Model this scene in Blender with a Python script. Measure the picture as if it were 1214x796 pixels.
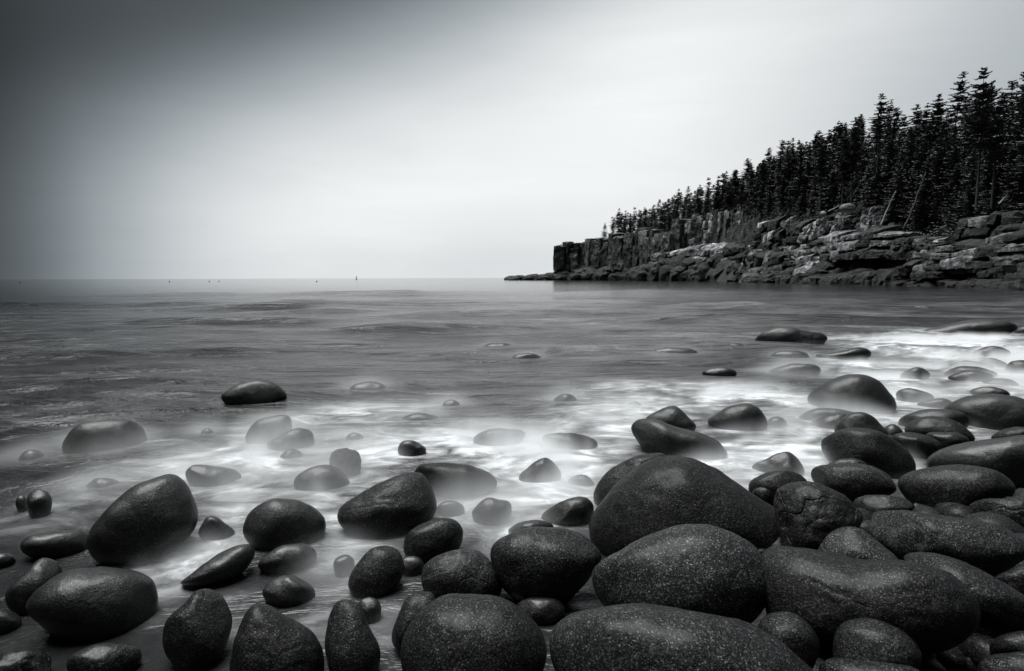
import bpy, bmesh, math, random
import numpy as np
from mathutils import Matrix, Vector
for _o in list(bpy.data.objects): bpy.data.objects.remove(_o)
R = math.radians
sc = bpy.context.scene
COL = sc.collection
# ------------------------------------------------------------------ camera
cam_d = bpy.data.cameras.new('camera'); cam = bpy.data.objects.new('camera', cam_d); COL.objects.link(cam)
cam_d.sensor_width = 36.0; cam_d.lens = 20.0; cam_d.clip_start = 0.05; cam_d.clip_end = 60000
cam.matrix_world = Matrix.Translation((0, 0, 1.5)) @ Matrix.Rotation(R(90 - 5.8), 4, 'X') @ Matrix.Rotation(R(-0.19), 4, 'Z')
sc.camera = cam
# ------------------------------------------------------------------ sky, sun, exposure
SUN_AZ, SUN_EL = -46.0, 73.0           # degrees, clockwise from +Y / above the horizon
SKY_GAIN = 0.27
world = bpy.data.worlds.new('World'); sc.world = world; world.use_nodes = True
nt = world.node_tree; nt.nodes.clear()
def N(tree, kind, **kw):
    n = tree.nodes.new(kind)
    for k, v in kw.items():
        if k.startswith('i_'):
            key = k[2:]
            n.inputs[int(key) if key.isdigit() else key].default_value = v
        else: setattr(n, k, v)
    return n
def L(tree, a, b): tree.links.new(a, b)
def mth(tree, op, a, b=None, c=None, clamp=False):
    n = tree.nodes.new('ShaderNodeMath'); n.operation = op; n.use_clamp = clamp
    for i, v in enumerate((a, b, c)):
        if v is None: continue
        if isinstance(v, (int, float)): n.inputs[i].default_value = v
        else: tree.links.new(v, n.inputs[i])
    return n.outputs[0]
def ramp(tree, fac, stops, interp='LINEAR'):
    n = tree.nodes.new('ShaderNodeValToRGB'); n.color_ramp.interpolation = interp
    el = n.color_ramp.elements
    while len(el) < len(stops): el.new(0.5)
    for e_, (p, v) in zip(el, stops):
        e_.position = p; e_.color = (v, v, v, 1) if isinstance(v, (int, float)) else (*v, 1)
    tree.links.new(fac, n.inputs[0])
    return n.outputs[0]
tc = N(nt, 'ShaderNodeTexCoord'); sep = N(nt, 'ShaderNodeSeparateXYZ'); L(nt, tc.outputs['Generated'], sep.inputs[0])
sx, sy, sz = sep.outputs
# thin overcast: brightest low over the sea ahead, heavier cloud to the left and overhead
side = ramp(nt, mth(nt, 'MULTIPLY_ADD', sx, 0.5, 0.5), [(0.0, .02), (0.14, .035), (0.175, .11), (0.2093, .44), (0.2586, .80), (0.3079, .93), (0.3571, .96), (0.4064, .965), (0.4557, .945), (0.505, .955), (0.5543, .98), (0.6036, 1.0), (0.6529, .94), (0.7021, .85), (0.7514, .74), (0.8007, .59), (0.85, .49), (1.0, .40)], 'B_SPLINE')
v_ = mth(nt, 'MULTIPLY_ADD', sx, -0.4, mth(nt, 'ABSOLUTE', sz))
high = ramp(nt, mth(nt, 'MULTIPLY_ADD', v_, 0.5, 0.5), [(0.25, .78), (0.45, .80), (0.493, .80), (0.52, .79), (0.55, .82), (0.58, .85), (0.61, .84), (0.64, .79), (0.67, .68), (0.69, .56), (0.71, .42), (0.733, .25), (0.755, .12), (0.775, .08), (0.81, .07), (1.0, .08)], 'B_SPLINE')
ahead = ramp(nt, mth(nt, 'MULTIPLY_ADD', sy, 0.5, 0.5), [(0.0, 0.0), (0.45, .1), (0.8, 1.0)], 'EASE')
low_ = ramp(nt, mth(nt, 'ABSOLUTE', sz), [(0.0, 0.89), (0.14, 1.0)], 'EASE')
glow = mth(nt, 'MULTIPLY', mth(nt, 'MULTIPLY', mth(nt, 'MULTIPLY', side, high), ahead), low_)
mp = N(nt, 'ShaderNodeMapping'); mp.inputs['Scale'].default_value = (1.0, 1.0, 5.0); L(nt, tc.outputs['Generated'], mp.inputs[0])
cl = N(nt, 'ShaderNodeTexNoise', i_Scale=2.2, i_Detail=5.0, i_Roughness=0.55, i_Distortion=0.4); L(nt, mp.outputs[0], cl.inputs['Vector'])
cloud = mth(nt, 'MULTIPLY_ADD', cl.outputs['Fac'], 0.24, 0.88)
sky = N(nt, 'ShaderNodeTexSky', sky_type='NISHITA', sun_disc=False, sun_elevation=R(SUN_EL), sun_rotation=R(SUN_AZ), air_density=1.0, dust_density=4.0)
bw = N(nt, 'ShaderNodeRGBToBW'); L(nt, sky.outputs[0], bw.inputs[0])
base = mth(nt, 'MULTIPLY', bw.outputs[0], 0.006)
lum = mth(nt, 'MULTIPLY_ADD', glow, mth(nt, 'MULTIPLY', cloud, SKY_GAIN), mth(nt, 'MINIMUM', base, 0.003))
lum = mth(nt, 'ADD', lum, 0.002)
tint = N(nt, 'ShaderNodeCombineColor'); 
for i, (kd, kl) in enumerate(((0.86, 0.975), (1.0, 1.0), (1.10, 1.01))):       # heavy cloud a little cooler than the bright haze
    mr = N(nt, 'ShaderNodeMapRange'); L(nt, lum, mr.inputs[0])
    for q_, w_ in zip((1, 2, 3, 4), (0.02, 0.20, kd, kl)): mr.inputs[q_].default_value = w_
    L(nt, mth(nt, 'MULTIPLY', lum, mr.outputs[0]), tint.inputs[i])
bg = N(nt, 'ShaderNodeBackground', i_Strength=1.0); L(nt, tint.outputs[0], bg.inputs[0])
wo = N(nt, 'ShaderNodeOutputWorld'); L(nt, bg.outputs[0], wo.inputs[0])
sun_d = bpy.data.lights.new('sun', 'SUN'); sun_d.energy = 1.5; sun_d.angle = R(40); sun_d.color = (0.985, 1.0, 1.0)
sun = bpy.data.objects.new('sun', sun_d); COL.objects.link(sun)
_sd = Vector((math.sin(R(SUN_AZ)) * math.cos(R(SUN_EL)), math.cos(R(SUN_AZ)) * math.cos(R(SUN_EL)), math.sin(R(SUN_EL))))
sun.rotation_euler = _sd.to_track_quat('Z', 'Y').to_euler(); sun.location = (0, 0, 60)
vs = sc.view_settings; vs.view_transform = 'Standard'; vs.look = 'None'; vs.exposure = 2.0; vs.gamma = 1.0; vs.use_curve_mapping = False
sc.cycles.volume_bounces = 3; sc.cycles.max_bounces = 8; sc.cycles.diffuse_bounces = 3; sc.cycles.glossy_bounces = 3
sc.cycles.transparent_max_bounces = 8; sc.cycles.volume_step_rate = 1.0; sc.cycles.volume_max_steps = 64
# ------------------------------------------------------------------ data
BOULDERS = [
('tall dark egg-shaped boulder leaning right, alone in the mist at far left', 'wet', (-2.046, 3.025, 0.191), 0.5947, -0.3443, 0.201, [(-0.248, -0.057),(-0.227, -0.002),(-0.177, 0.065),(-0.098, 0.138),(-0.018, 0.186),(0.062, 0.202),(0.132, 0.203),(0.196, 0.166),(0.237, 0.09),(0.26, -0.001),(0.263, -0.073),(0.225, -0.144),(0.098, -0.243),(-0.04, -0.269),(-0.152, -0.24),(-0.227, -0.169),(-0.25, -0.1)]),
('broad flat-topped oval boulder below the leaning egg-shaped boulder', 'wet', (-1.841, 2.355, 0.105), 0.6637, -0.4367, 0.155, [(-0.219, 0.057),(-0.201, 0.101),(-0.158, 0.135),(-0.087, 0.148),(-0.014, 0.143),(0.078, 0.115),(0.169, 0.065),(0.23, 0.009),(0.243, -0.063),(0.218, -0.132),(0.151, -0.197),(0.058, -0.217),(-0.046, -0.179),(-0.133, -0.096),(-0.198, -0.009)]),
('slanting dark stone half hidden behind the broad flat-topped oval boulder', 'wet', (-2.222, 2.509, 0.095), 0.7248, -0.3971, 0.096, [(-0.104, -0.018),(-0.093, 0.015),(-0.056, 0.048),(-0.015, 0.087),(0.02, 0.106),(0.056, 0.095),(0.096, 0.047),(0.106, -0.027),(0.054, -0.12),(-0.037, -0.139),(-0.098, -0.065)]),
('low flat slab touching the left foot of the leaning egg-shaped boulder', 'wet', (-2.521, 2.999, 0.056), 0.6991, -0.353, 0.092, [(-0.144, 0.029),(-0.101, 0.065),(-0.048, 0.064),(0.024, 0.057),(0.116, 0.04),(0.145, 0.018),(0.151, -0.054),(0.106, -0.11),(0.014, -0.115),(-0.106, -0.041)]),
('small round dark knob standing alone in mist near the left edge', 'wet', (-3.024, 3.508, 0.079), 0.7114, -0.2978, 0.067, [(-0.062, 0.019),(-0.046, 0.078),(-0.004, 0.089),(0.04, 0.062),(0.066, 0.013),(0.053, -0.063),(0.008, -0.131),(-0.048, -0.082)]),
('tiny stone pressed against the small round knob near the left edge', 'wet', (-3.194, 3.575, 0.049), 0.7292, -0.2939, 0.038, [(0.033, -0.009),(0.027, -0.043),(0.013, -0.072),(-0.004, -0.078),(-0.02, -0.058),(-0.03, -0.022),(-0.033, 0.009),(-0.026, 0.034),(-0.013, 0.051),(0.004, 0.054),(0.02, 0.042),(0.03, 0.019)]),
('low flat-topped boulder with squared shoulders far out in misty water at left', 'wash', (-3.638, 4.973, 0.098), 0.6316, -0.2186, 0.187, [(-0.307, -0.07),(-0.283, 0.035),(-0.232, 0.115),(-0.172, 0.15),(-0.021, 0.158),(0.165, 0.131),(0.277, 0.06),(0.315, -0.047),(0.315, -0.141),(0.145, -0.292),(-0.159, -0.256)]),
('faint low hump left of the flat-topped squared boulder', 'wash', (-4.033, 4.648, -0.03), 0.7147, -0.2401, 0.091, [(0.098, -0.021),(0.08, -0.081),(0.042, -0.134),(-0.007, -0.143),(-0.054, -0.102),(-0.086, -0.038),(-0.095, 0.02),(-0.079, 0.07),(-0.042, 0.101),(0.007, 0.106),(0.055, 0.082),(0.088, 0.036)]),
('long faint hump barely breaking the mist behind the small round knob', 'wash', (-2.995, 4.028, -0.029), 0.6394, -0.2924, 0.092, [(0.141, -0.031),(0.119, -0.075),(0.065, -0.111),(-0.005, -0.108),(-0.073, -0.068),(-0.12, -0.015),(-0.136, 0.03),(-0.116, 0.065),(-0.064, 0.084),(0.005, 0.08),(0.075, 0.055),(0.125, 0.014)]),
('ghostly oval boulder in foam just right of the leaning egg-shaped boulder', 'wash', (-2.212, 4.083, 0.052), 0.4964, -0.2986, 0.105, [(-0.183, 0.024),(-0.159, 0.08),(-0.088, 0.1),(0.054, 0.072),(0.153, 0.019),(0.19, -0.037),(0.147, -0.124),(0.006, -0.164),(-0.128, -0.101)]),
('very small round hump in streaky water above the ghostly oval boulder', 'wash', (-2.941, 5.364, -0.024), 0.5015, -0.241, 0.064, [(0.065, -0.009),(0.053, -0.061),(0.028, -0.109),(-0.005, -0.123),(-0.036, -0.094),(-0.058, -0.041),(-0.064, 0.009),(-0.053, 0.053),(-0.028, 0.084),(0.005, 0.092),(0.036, 0.075),(0.058, 0.039)]),
('smooth dark dome with a bright rim, alone far out on open water', 'wet', (-3.162, 6.872, 0.121), 0.4313, -0.1803, 0.184, [(-0.366, -0.044),(-0.29, 0.04),(-0.149, 0.11),(0.039, 0.137),(0.201, 0.103),(0.314, 0.031),(0.369, -0.048),(0.374, -0.132),(0.169, -0.276),(-0.206, -0.236)]),
('ghostly rounded boulder veiled by water right below the bright-rimmed dome', 'wash', (-2.244, 5.118, 0.098), 0.4132, -0.2404, 0.135, [(-0.193, -0.07),(-0.175, 0.019),(-0.102, 0.111),(0.02, 0.137),(0.165, 0.131),(0.199, 0.08),(0.193, -0.065),(0.152, -0.203),(-0.063, -0.257)]),
('pointed faint hump leaning on the ghostly boulder below the bright-rimmed dome', 'wash', (-1.974, 4.928, 0.069), 0.381, -0.2592, 0.117, [(-0.197, -0.041),(-0.092, 0.043),(0.015, 0.099),(0.12, 0.096),(0.203, 0.035),(0.183, -0.121),(-0.029, -0.196)]),
('pale foam-covered hump just in front of the pointed faint hump', 'wash', (-1.862, 4.656, -0.033), 0.3805, -0.2924, 0.091, [(0.12, -0.014),(0.101, -0.073),(0.056, -0.128),(-0.004, -0.142),(-0.063, -0.107),(-0.104, -0.044),(-0.118, 0.014),(-0.1, 0.065),(-0.055, 0.098),(0.004, 0.106),(0.064, 0.085),(0.106, 0.041)]),
('small arched stone behind the dark weedy block in the foam', 'wash', (-1.461, 5.161, -0.03), 0.2759, -0.2738, 0.08, [(0.099, -0.008),(0.084, -0.065),(0.046, -0.12),(-0.003, -0.138),(-0.052, -0.108),(-0.086, -0.048),(-0.098, 0.008),(-0.083, 0.058),(-0.046, 0.093),(0.003, 0.103),(0.052, 0.085),(0.087, 0.045)]),
('dark weedy squarish block standing in bright foam', 'weed', (-1.282, 4.247, 0.096), 0.2932, -0.3064, 0.089, [(-0.113, 0.03),(-0.081, 0.096),(0.007, 0.108),(0.093, 0.074),(0.115, -0.011),(0.087, -0.142),(-0.013, -0.201),(-0.092, -0.112)]),
('ghostly wide dome washed by foam in front of the dark weedy block', 'wash', (-1.387, 4.014, 0.058), 0.3326, -0.3228, 0.109, [(-0.192, 0.004),(-0.151, 0.053),(-0.064, 0.085),(0.042, 0.092),(0.123, 0.059),(0.18, -0.002),(0.194, -0.077),(0.075, -0.189),(-0.098, -0.166),(-0.182, -0.059)]),
('small smooth dark dome between two foam streams in mid water', 'wet', (-0.851, 4.705, 0.061), 0.179, -0.2923, 0.071, [(-0.116, 0.013),(-0.08, 0.061),(-0.009, 0.071),(0.082, 0.038),(0.116, -0.014),(0.08, -0.1),(-0.026, -0.128),(-0.109, -0.045)]),
('low pale arc of rock out on the water right of the bright-rimmed dome', 'wash', (-1.952, 7.62, -0.042), 0.2508, -0.1895, 0.158, [(0.269, -0.014),(0.23, -0.098),(0.13, -0.18),(-0.004, -0.205),(-0.136, -0.159),(-0.231, -0.07),(-0.264, 0.014),(-0.227, 0.087),(-0.129, 0.138),(0.004, 0.152),(0.138, 0.125),(0.235, 0.064)]),
('long low submerged hump beyond the small smooth dark dome', 'wash', (-0.962, 5.921, -0.034), 0.161, -0.2468, 0.123, [(0.249, -0.011),(0.214, -0.067),(0.122, -0.12),(-0.002, -0.136),(-0.125, -0.105),(-0.214, -0.045),(-0.246, 0.011),(-0.213, 0.059),(-0.122, 0.093),(0.002, 0.101),(0.126, 0.083),(0.217, 0.042)]),
('little faint hump beyond the long low submerged hump', 'wash', (-0.716, 6.565, -0.03), 0.1087, -0.2241, 0.09, [(0.118, -0.003),(0.102, -0.065),(0.058, -0.127),(-0.002, -0.151),(-0.06, -0.122),(-0.103, -0.058),(-0.118, 0.003),(-0.102, 0.059),(-0.058, 0.099),(0.002, 0.112),(0.061, 0.096),(0.103, 0.053)]),
('lumpy boulder with a ridge, wrapped in swirling mist left of the tilted egg', 'wet', (-1.317, 3.157, 0.108), 0.3953, -0.3865, 0.136, [(-0.212, -0.021),(-0.193, 0.059),(-0.148, 0.107),(-0.08, 0.135),(-0.017, 0.135),(0.074, 0.107),(0.164, 0.05),(0.217, -0.02),(0.217, -0.092),(0.154, -0.163),(-0.037, -0.181),(-0.167, -0.11)]),
('large tilted egg-shaped dark boulder with grooves at the centre left', 'dark', (-0.758, 3.341, 0.144), 0.223, -0.3768, 0.181, [(-0.3, -0.034),(-0.266, 0.021),(-0.143, 0.074),(-0.017, 0.124),(0.112, 0.164),(0.205, 0.162),(0.271, 0.116),(0.309, 0.047),(0.311, -0.029),(0.271, -0.103),(0.152, -0.192),(0.025, -0.235),(-0.122, -0.227),(-0.243, -0.153),(-0.296, -0.085)]),
('flat dark boulder tucked behind the upper end of the tilted egg', 'dark', (-0.398, 3.884, 0.088), 0.1022, -0.3469, 0.145, [(-0.308, 0.049),(-0.273, 0.1),(-0.191, 0.12),(-0.001, 0.107),(0.153, 0.09),(0.261, 0.057),(0.313, 0.003),(0.287, -0.068),(0.149, -0.142),(-0.005, -0.163),(-0.18, -0.128),(-0.285, -0.038)]),
('scarred oval boulder under the right end of the tilted egg', 'dark', (-0.432, 2.98, 0.087), 0.144, -0.4387, 0.102, [(-0.159, -0.011),(-0.136, 0.039),(-0.058, 0.083),(0.034, 0.103),(0.118, 0.09),(0.163, 0.042),(0.16, -0.025),(0.099, -0.094),(-0.015, -0.132),(-0.119, -0.117),(-0.159, -0.058)]),
('smooth flat-faced stone with a bright left edge below the tilted egg', 'granite', (-0.666, 2.647, 0.09), 0.2467, -0.477, 0.095, [(-0.132, -0.065),(-0.119, -0.01),(-0.079, 0.05),(-0.017, 0.097),(0.052, 0.101),(0.108, 0.075),(0.134, 0.005),(0.115, -0.062),(0.037, -0.136),(-0.042, -0.141),(-0.101, -0.108)]),
('small low oval stone in mist under the lumpy ridged boulder', 'wet', (-1.177, 2.838, 0.054), 0.3932, -0.4399, 0.081, [(-0.139, -0.018),(-0.111, 0.018),(-0.041, 0.055),(0.034, 0.063),(0.108, 0.038),(0.144, -0.007),(0.12, -0.059),(0.016, -0.092),(-0.093, -0.068)]),
('small dome stone in mist, lower of two below the lumpy ridged boulder', 'wet', (-1.055, 2.541, 0.045), 0.3936, -0.4863, 0.069, [(-0.116, -0.006),(-0.097, 0.037),(-0.03, 0.065),(0.032, 0.053),(0.098, 0.011),(0.118, -0.035),(0.071, -0.083),(0.001, -0.087),(-0.082, -0.048)]),
('long narrow slab slanting up to the lumpy ridged boulder', 'wet', (-1.49, 2.729, 0.073), 0.4997, -0.4303, 0.105, [(-0.169, -0.051),(-0.132, -0.029),(-0.057, 0.013),(0.039, 0.052),(0.118, 0.068),(0.168, 0.053),(0.177, 0.001),(0.122, -0.066),(0.024, -0.102),(-0.098, -0.091)]),
('small washed stone at the right foot of the leaning egg-shaped boulder', 'wet', (-1.732, 3.195, 0.051), 0.4967, -0.3793, 0.065, [(-0.096, 0.02),(-0.042, 0.071),(0.014, 0.055),(0.077, -0.011),(0.097, -0.049),(0.021, -0.096),(-0.073, -0.049)]),
('stone with a small pit in its top beside the pointed wedge boulder', 'granite', (-1.264, 2.144, 0.121), 0.5327, -0.5058, 0.11, [(-0.118, -0.011),(-0.114, 0.033),(-0.09, 0.066),(-0.036, 0.098),(0.011, 0.134),(0.071, 0.125),(0.106, 0.083),(0.126, 0.022),(0.121, -0.045),(0.077, -0.139),(0.016, -0.186),(-0.056, -0.168),(-0.104, -0.079)]),
('big pointed wedge boulder with a sharp ridge at the bottom edge', 'dark', (-0.873, 1.972, 0.133), 0.4166, -0.5648, 0.134, [(-0.162, -0.027),(-0.153, 0.035),(-0.133, 0.094),(-0.1, 0.15),(-0.065, 0.177),(-0.016, 0.161),(0.05, 0.102),(0.115, 0.043),(0.155, -0.024),(0.164, -0.098),(0.13, -0.184),(-0.016, -0.219),(-0.145, -0.096)]),
('upright speckled stone right of the pointed wedge boulder', 'granite', (-0.614, 2.061, 0.119), 0.2897, -0.5707, 0.096, [(-0.102, -0.022),(-0.095, 0.046),(-0.085, 0.103),(-0.052, 0.141),(-0.005, 0.136),(0.033, 0.109),(0.056, 0.051),(0.091, -0.019),(0.101, -0.073),(0.079, -0.143),(-0.002, -0.187),(-0.073, -0.129)]),
('narrow dark stone squeezed behind the big round speckled boulder', 'dark', (-0.405, 2.203, 0.099), 0.1819, -0.559, 0.08, [(-0.088, -0.037),(-0.057, 0.046),(-0.022, 0.094),(0.03, 0.108),(0.083, 0.097),(0.09, 0.013),(0.029, -0.112),(-0.039, -0.143),(-0.082, -0.084)]),
('big round speckled boulder at the bottom edge, nearest the centre', 'speck', (-0.136, 1.898, 0.181), 0.0713, -0.6062, 0.175, [(-0.258, 0.003),(-0.246, 0.064),(-0.21, 0.13),(-0.159, 0.17),(-0.082, 0.192),(0.024, 0.191),(0.112, 0.173),(0.179, 0.137),(0.238, 0.084),(0.262, 0.037),(0.261, -0.025),(0.227, -0.096),(0.149, -0.211),(-0.011, -0.254),(-0.168, -0.184),(-0.243, -0.071)]),
('pale cracked granite stone behind the big round speckled boulder', 'light', (-0.23, 2.55, 0.11), 0.09, -0.4972, 0.117, [(-0.193, 0.003),(-0.174, 0.054),(-0.115, 0.092),(-0.002, 0.114),(0.074, 0.095),(0.133, 0.044),(0.175, -0.007),(0.192, -0.065),(0.136, -0.132),(-0.021, -0.158),(-0.149, -0.101),(-0.188, -0.041)]),
('smooth oval boulder between the pale cracked stone and the pale big oval', 'speck', (0.154, 2.566, 0.182), -0.0599, -0.4738, 0.15, [(-0.266, 0.001),(-0.248, 0.054),(-0.176, 0.101),(-0.075, 0.134),(0.026, 0.14),(0.127, 0.127),(0.218, 0.084),(0.264, 0.029),(0.254, -0.02),(0.194, -0.096),(0.076, -0.181),(-0.045, -0.197),(-0.151, -0.17),(-0.231, -0.079)]),
('thin edge of a stone showing just behind the smooth oval boulder', 'wet', (0.102, 3.176, 0.041), -0.032, -0.4305, 0.068, [(-0.14, -0.013),(-0.091, 0.034),(-0.002, 0.054),(0.096, 0.05),(0.14, 0.018),(0.105, -0.054),(-0.09, -0.071)]),
('flat wet stone washed by foam left of the largest dark boulder', 'wet', (0.347, 3.402, 0.064), -0.1017, -0.3975, 0.094, [(-0.177, -0.042),(-0.146, -0.005),(-0.042, 0.049),(0.062, 0.083),(0.14, 0.07),(0.176, 0.026),(0.161, -0.029),(0.088, -0.089),(-0.041, -0.117),(-0.145, -0.084)]),
('small pointed dark stone alone in the white wash at centre', 'wet', (0.198, 4.113, 0.075), -0.048, -0.3333, 0.096, [(-0.169, -0.06),(-0.101, 0.008),(-0.006, 0.07),(0.063, 0.09),(0.126, 0.041),(0.169, -0.031),(0.119, -0.119),(-0.025, -0.167),(-0.15, -0.105)]),
('small half-drowned stone right of the small pointed dark stone', 'wash', (0.495, 4.018, -0.034), -0.1225, -0.3573, 0.083, [(0.11, 0.004),(0.095, -0.052),(0.055, -0.11),(0.001, -0.137),(-0.054, -0.116),(-0.095, -0.061),(-0.11, -0.004),(-0.096, 0.047),(-0.056, 0.087),(-0.001, 0.102),(0.054, 0.091),(0.095, 0.055)]),
('mist-veiled stone with a notched top in front of the flat dark boulder', 'wash', (-0.127, 3.411, 0.054), 0.0372, -0.396, 0.081, [(-0.123, 0.002),(-0.065, 0.067),(-0.002, 0.086),(0.051, 0.07),(0.114, 0.059),(0.124, 0.008),(0.075, -0.115),(0.007, -0.161),(-0.071, -0.127),(-0.118, -0.038)]),
('pale ghost of a flat boulder in the foam at mid distance', 'wash', (-0.125, 5.034, 0.052), 0.0249, -0.2764, 0.113, [(-0.244, -0.016),(-0.214, 0.036),(-0.099, 0.08),(0.092, 0.086),(0.223, 0.069),(0.245, 0.016),(0.106, -0.134),(-0.084, -0.156),(-0.214, -0.079)]),
('long low dark stone lying flat in the white wash', 'wet', (0.502, 4.925, 0.058), -0.1016, -0.2834, 0.11, [(-0.273, 0.015),(-0.199, 0.054),(-0.027, 0.073),(0.159, 0.048),(0.27, -0.022),(0.196, -0.101),(-0.026, -0.128),(-0.213, -0.07)]),
('little rounded hump at the edge of open water beyond the long low stone', 'wash', (0.652, 6.783, -0.036), -0.0959, -0.2176, 0.115, [(0.163, 0.003),(0.141, -0.072),(0.082, -0.148),(0.001, -0.182),(-0.081, -0.153),(-0.141, -0.078),(-0.163, -0.003),(-0.142, 0.065),(-0.082, 0.116),(-0.001, 0.135),(0.081, 0.119),(0.141, 0.07)]),
('faintest hump in foam left of the dark peaked stone', 'wash', (1.417, 6.486, -0.025), -0.2151, -0.223, 0.081, [(0.114, 0.005),(0.1, -0.046),(0.059, -0.099),(0.002, -0.124),(-0.056, -0.107),(-0.099, -0.056),(-0.115, -0.005),(-0.101, 0.042),(-0.059, 0.078),(-0.002, 0.092),(0.056, 0.082),(0.098, 0.051)]),
('dark peaked stone rising behind the long wedge boulder', 'wet', (1.537, 5.413, 0.126), -0.2767, -0.2395, 0.14, [(-0.239, -0.011),(-0.113, 0.087),(-0.011, 0.134),(0.068, 0.122),(0.164, 0.031),(0.235, -0.069),(0.042, -0.246),(-0.196, -0.156)]),
('long wedge boulder sloping down to the right, in front of the dark peak', 'wet', (1.425, 4.75, 0.136), -0.2915, -0.2685, 0.203, [(-0.422, 0.078),(-0.33, 0.143),(-0.186, 0.138),(0.005, 0.086),(0.177, 0.056),(0.313, -0.004),(0.393, -0.088),(0.401, -0.129),(0.241, -0.232),(-0.011, -0.257),(-0.244, -0.172),(-0.391, -0.008)]),
('dark triangular boulder alone in bright foam right of the long wedge', 'wet', (2.228, 5.532, 0.115), -0.3828, -0.2282, 0.155, [(-0.288, -0.051),(-0.203, 0.033),(-0.047, 0.105),(0.107, 0.142),(0.208, 0.092),(0.279, -0.008),(0.266, -0.097),(0.062, -0.237),(-0.173, -0.189)]),
('small washed stone at the right foot of the dark triangular boulder', 'wash', (2.686, 5.652, -0.034), -0.4436, -0.2361, 0.097, [(0.107, 0.012),(0.096, -0.059),(0.058, -0.134),(0.005, -0.173),(-0.05, -0.153),(-0.092, -0.084),(-0.109, -0.012),(-0.097, 0.055),(-0.059, 0.106),(-0.005, 0.129),(0.05, 0.117),(0.091, 0.074)]),
('rounded dark stone at the foam edge behind the largest dark boulder', 'wet', (2.043, 4.257, 0.072), -0.4473, -0.2937, 0.102, [(-0.184, -0.048),(-0.096, 0.016),(0.003, 0.08),(0.09, 0.098),(0.155, 0.049),(0.18, -0.01),(0.17, -0.072),(0.038, -0.151),(-0.128, -0.117)]),
('low dark stone under the rounded dark stone at the foam edge', 'dark', (1.693, 3.515, 0.169), -0.4489, -0.3289, 0.107, [(-0.174, -0.01),(-0.112, 0.058),(-0.014, 0.099),(0.088, 0.108),(0.165, 0.067),(0.168, -0.016),(-0.005, -0.146),(-0.145, -0.096)]),
('little stone wedged against the right slope of the largest dark boulder', 'dark', (1.587, 3.48, 0.133), -0.428, -0.3434, 0.051, [(0.068, 0.01),(0.06, -0.022),(0.036, -0.061),(0.002, -0.082),(-0.032, -0.076),(-0.058, -0.044),(-0.068, -0.01),(-0.061, 0.02),(-0.036, 0.044),(-0.002, 0.057),(0.032, 0.054),(0.057, 0.037)]),
('largest boulder, a huge dark humped rock at the centre right', 'huge', (1.03, 3.004, 0.232), -0.3302, -0.3799, 0.311, [(-0.592, -0.202),(-0.594, -0.127),(-0.552, -0.041),(-0.486, 0.064),(-0.396, 0.155),(-0.281, 0.234),(-0.175, 0.268),(-0.074, 0.278),(0.026, 0.255),(0.115, 0.218),(0.223, 0.153),(0.328, 0.104),(0.43, 0.047),(0.509, -0.016),(0.54, -0.069),(0.496, -0.15),(0.297, -0.283),(0.091, -0.374),(-0.168, -0.41),(-0.396, -0.374),(-0.529, -0.307),(-0.575, -0.251)]),
('rounded shoulder of a boulder behind the left side of the largest dark boulder', 'dark', (0.785, 3.679, 0.15), -0.2102, -0.3445, 0.161, [(-0.242, -0.116),(-0.2, -0.019),(-0.107, 0.081),(0.008, 0.149),(0.118, 0.184),(0.239, 0.175),(0.234, -0.013),(-0.008, -0.244),(-0.189, -0.227)]),
('big pale speckled oval boulder in front of the largest dark boulder', 'light2', (0.663, 2.15, 0.334), -0.299, -0.4781, 0.198, [(-0.359, -0.082),(-0.35, -0.033),(-0.302, 0.023),(-0.219, 0.073),(-0.12, 0.125),(-0.021, 0.167),(0.07, 0.191),(0.131, 0.195),(0.188, 0.186),(0.247, 0.149),(0.301, 0.096),(0.33, 0.04),(0.334, -0.019),(0.304, -0.085),(0.253, -0.159),(0.164, -0.205),(0.023, -0.207),(-0.123, -0.207),(-0.248, -0.201),(-0.324, -0.158)]),
('wide speckled boulder spread along the bottom edge, in front of the pale oval', 'speck', (0.541, 1.67, 0.303), -0.3133, -0.5984, 0.199, [(-0.443, 0.016),(-0.419, 0.051),(-0.365, 0.086),(-0.267, 0.112),(-0.162, 0.129),(-0.063, 0.137),(0.027, 0.139),(0.111, 0.138),(0.203, 0.127),(0.293, 0.098),(0.356, 0.068),(0.385, 0.034),(0.347, -0.042),(0.163, -0.157),(-0.076, -0.23),(-0.283, -0.214),(-0.401, -0.111),(-0.435, -0.039)]),
('craggy boulder with a crack and hollow, right of the largest dark boulder', 'crag', (1.475, 2.649, 0.342), -0.5079, -0.3649, 0.145, [(-0.197, 0.05),(-0.177, 0.099),(-0.111, 0.148),(-0.037, 0.16),(0.054, 0.148),(0.126, 0.105),(0.18, 0.045),(0.182, -0.009),(0.113, -0.132),(-0.006, -0.237),(-0.118, -0.176),(-0.18, -0.032)]),
('flat boulder with a smooth grey top, behind the craggy boulder', 'speck', (2.244, 3.662, 0.16), -0.5497, -0.3024, 0.141, [(-0.274, -0.023),(-0.241, 0.034),(-0.127, 0.081),(0.009, 0.11),(0.128, 0.102),(0.208, 0.067),(0.255, 0.011),(0.235, -0.05),(0.113, -0.12),(-0.043, -0.143),(-0.194, -0.085)]),
('thin rim of a stone showing behind the flat grey-topped boulder', 'dark', (2.522, 4.167, 0.081), -0.5442, -0.2836, 0.077, [(-0.144, -0.027),(-0.052, 0.045),(0.035, 0.065),(0.117, 0.047),(0.141, -0.023),(-0.101, -0.1)]),
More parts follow.
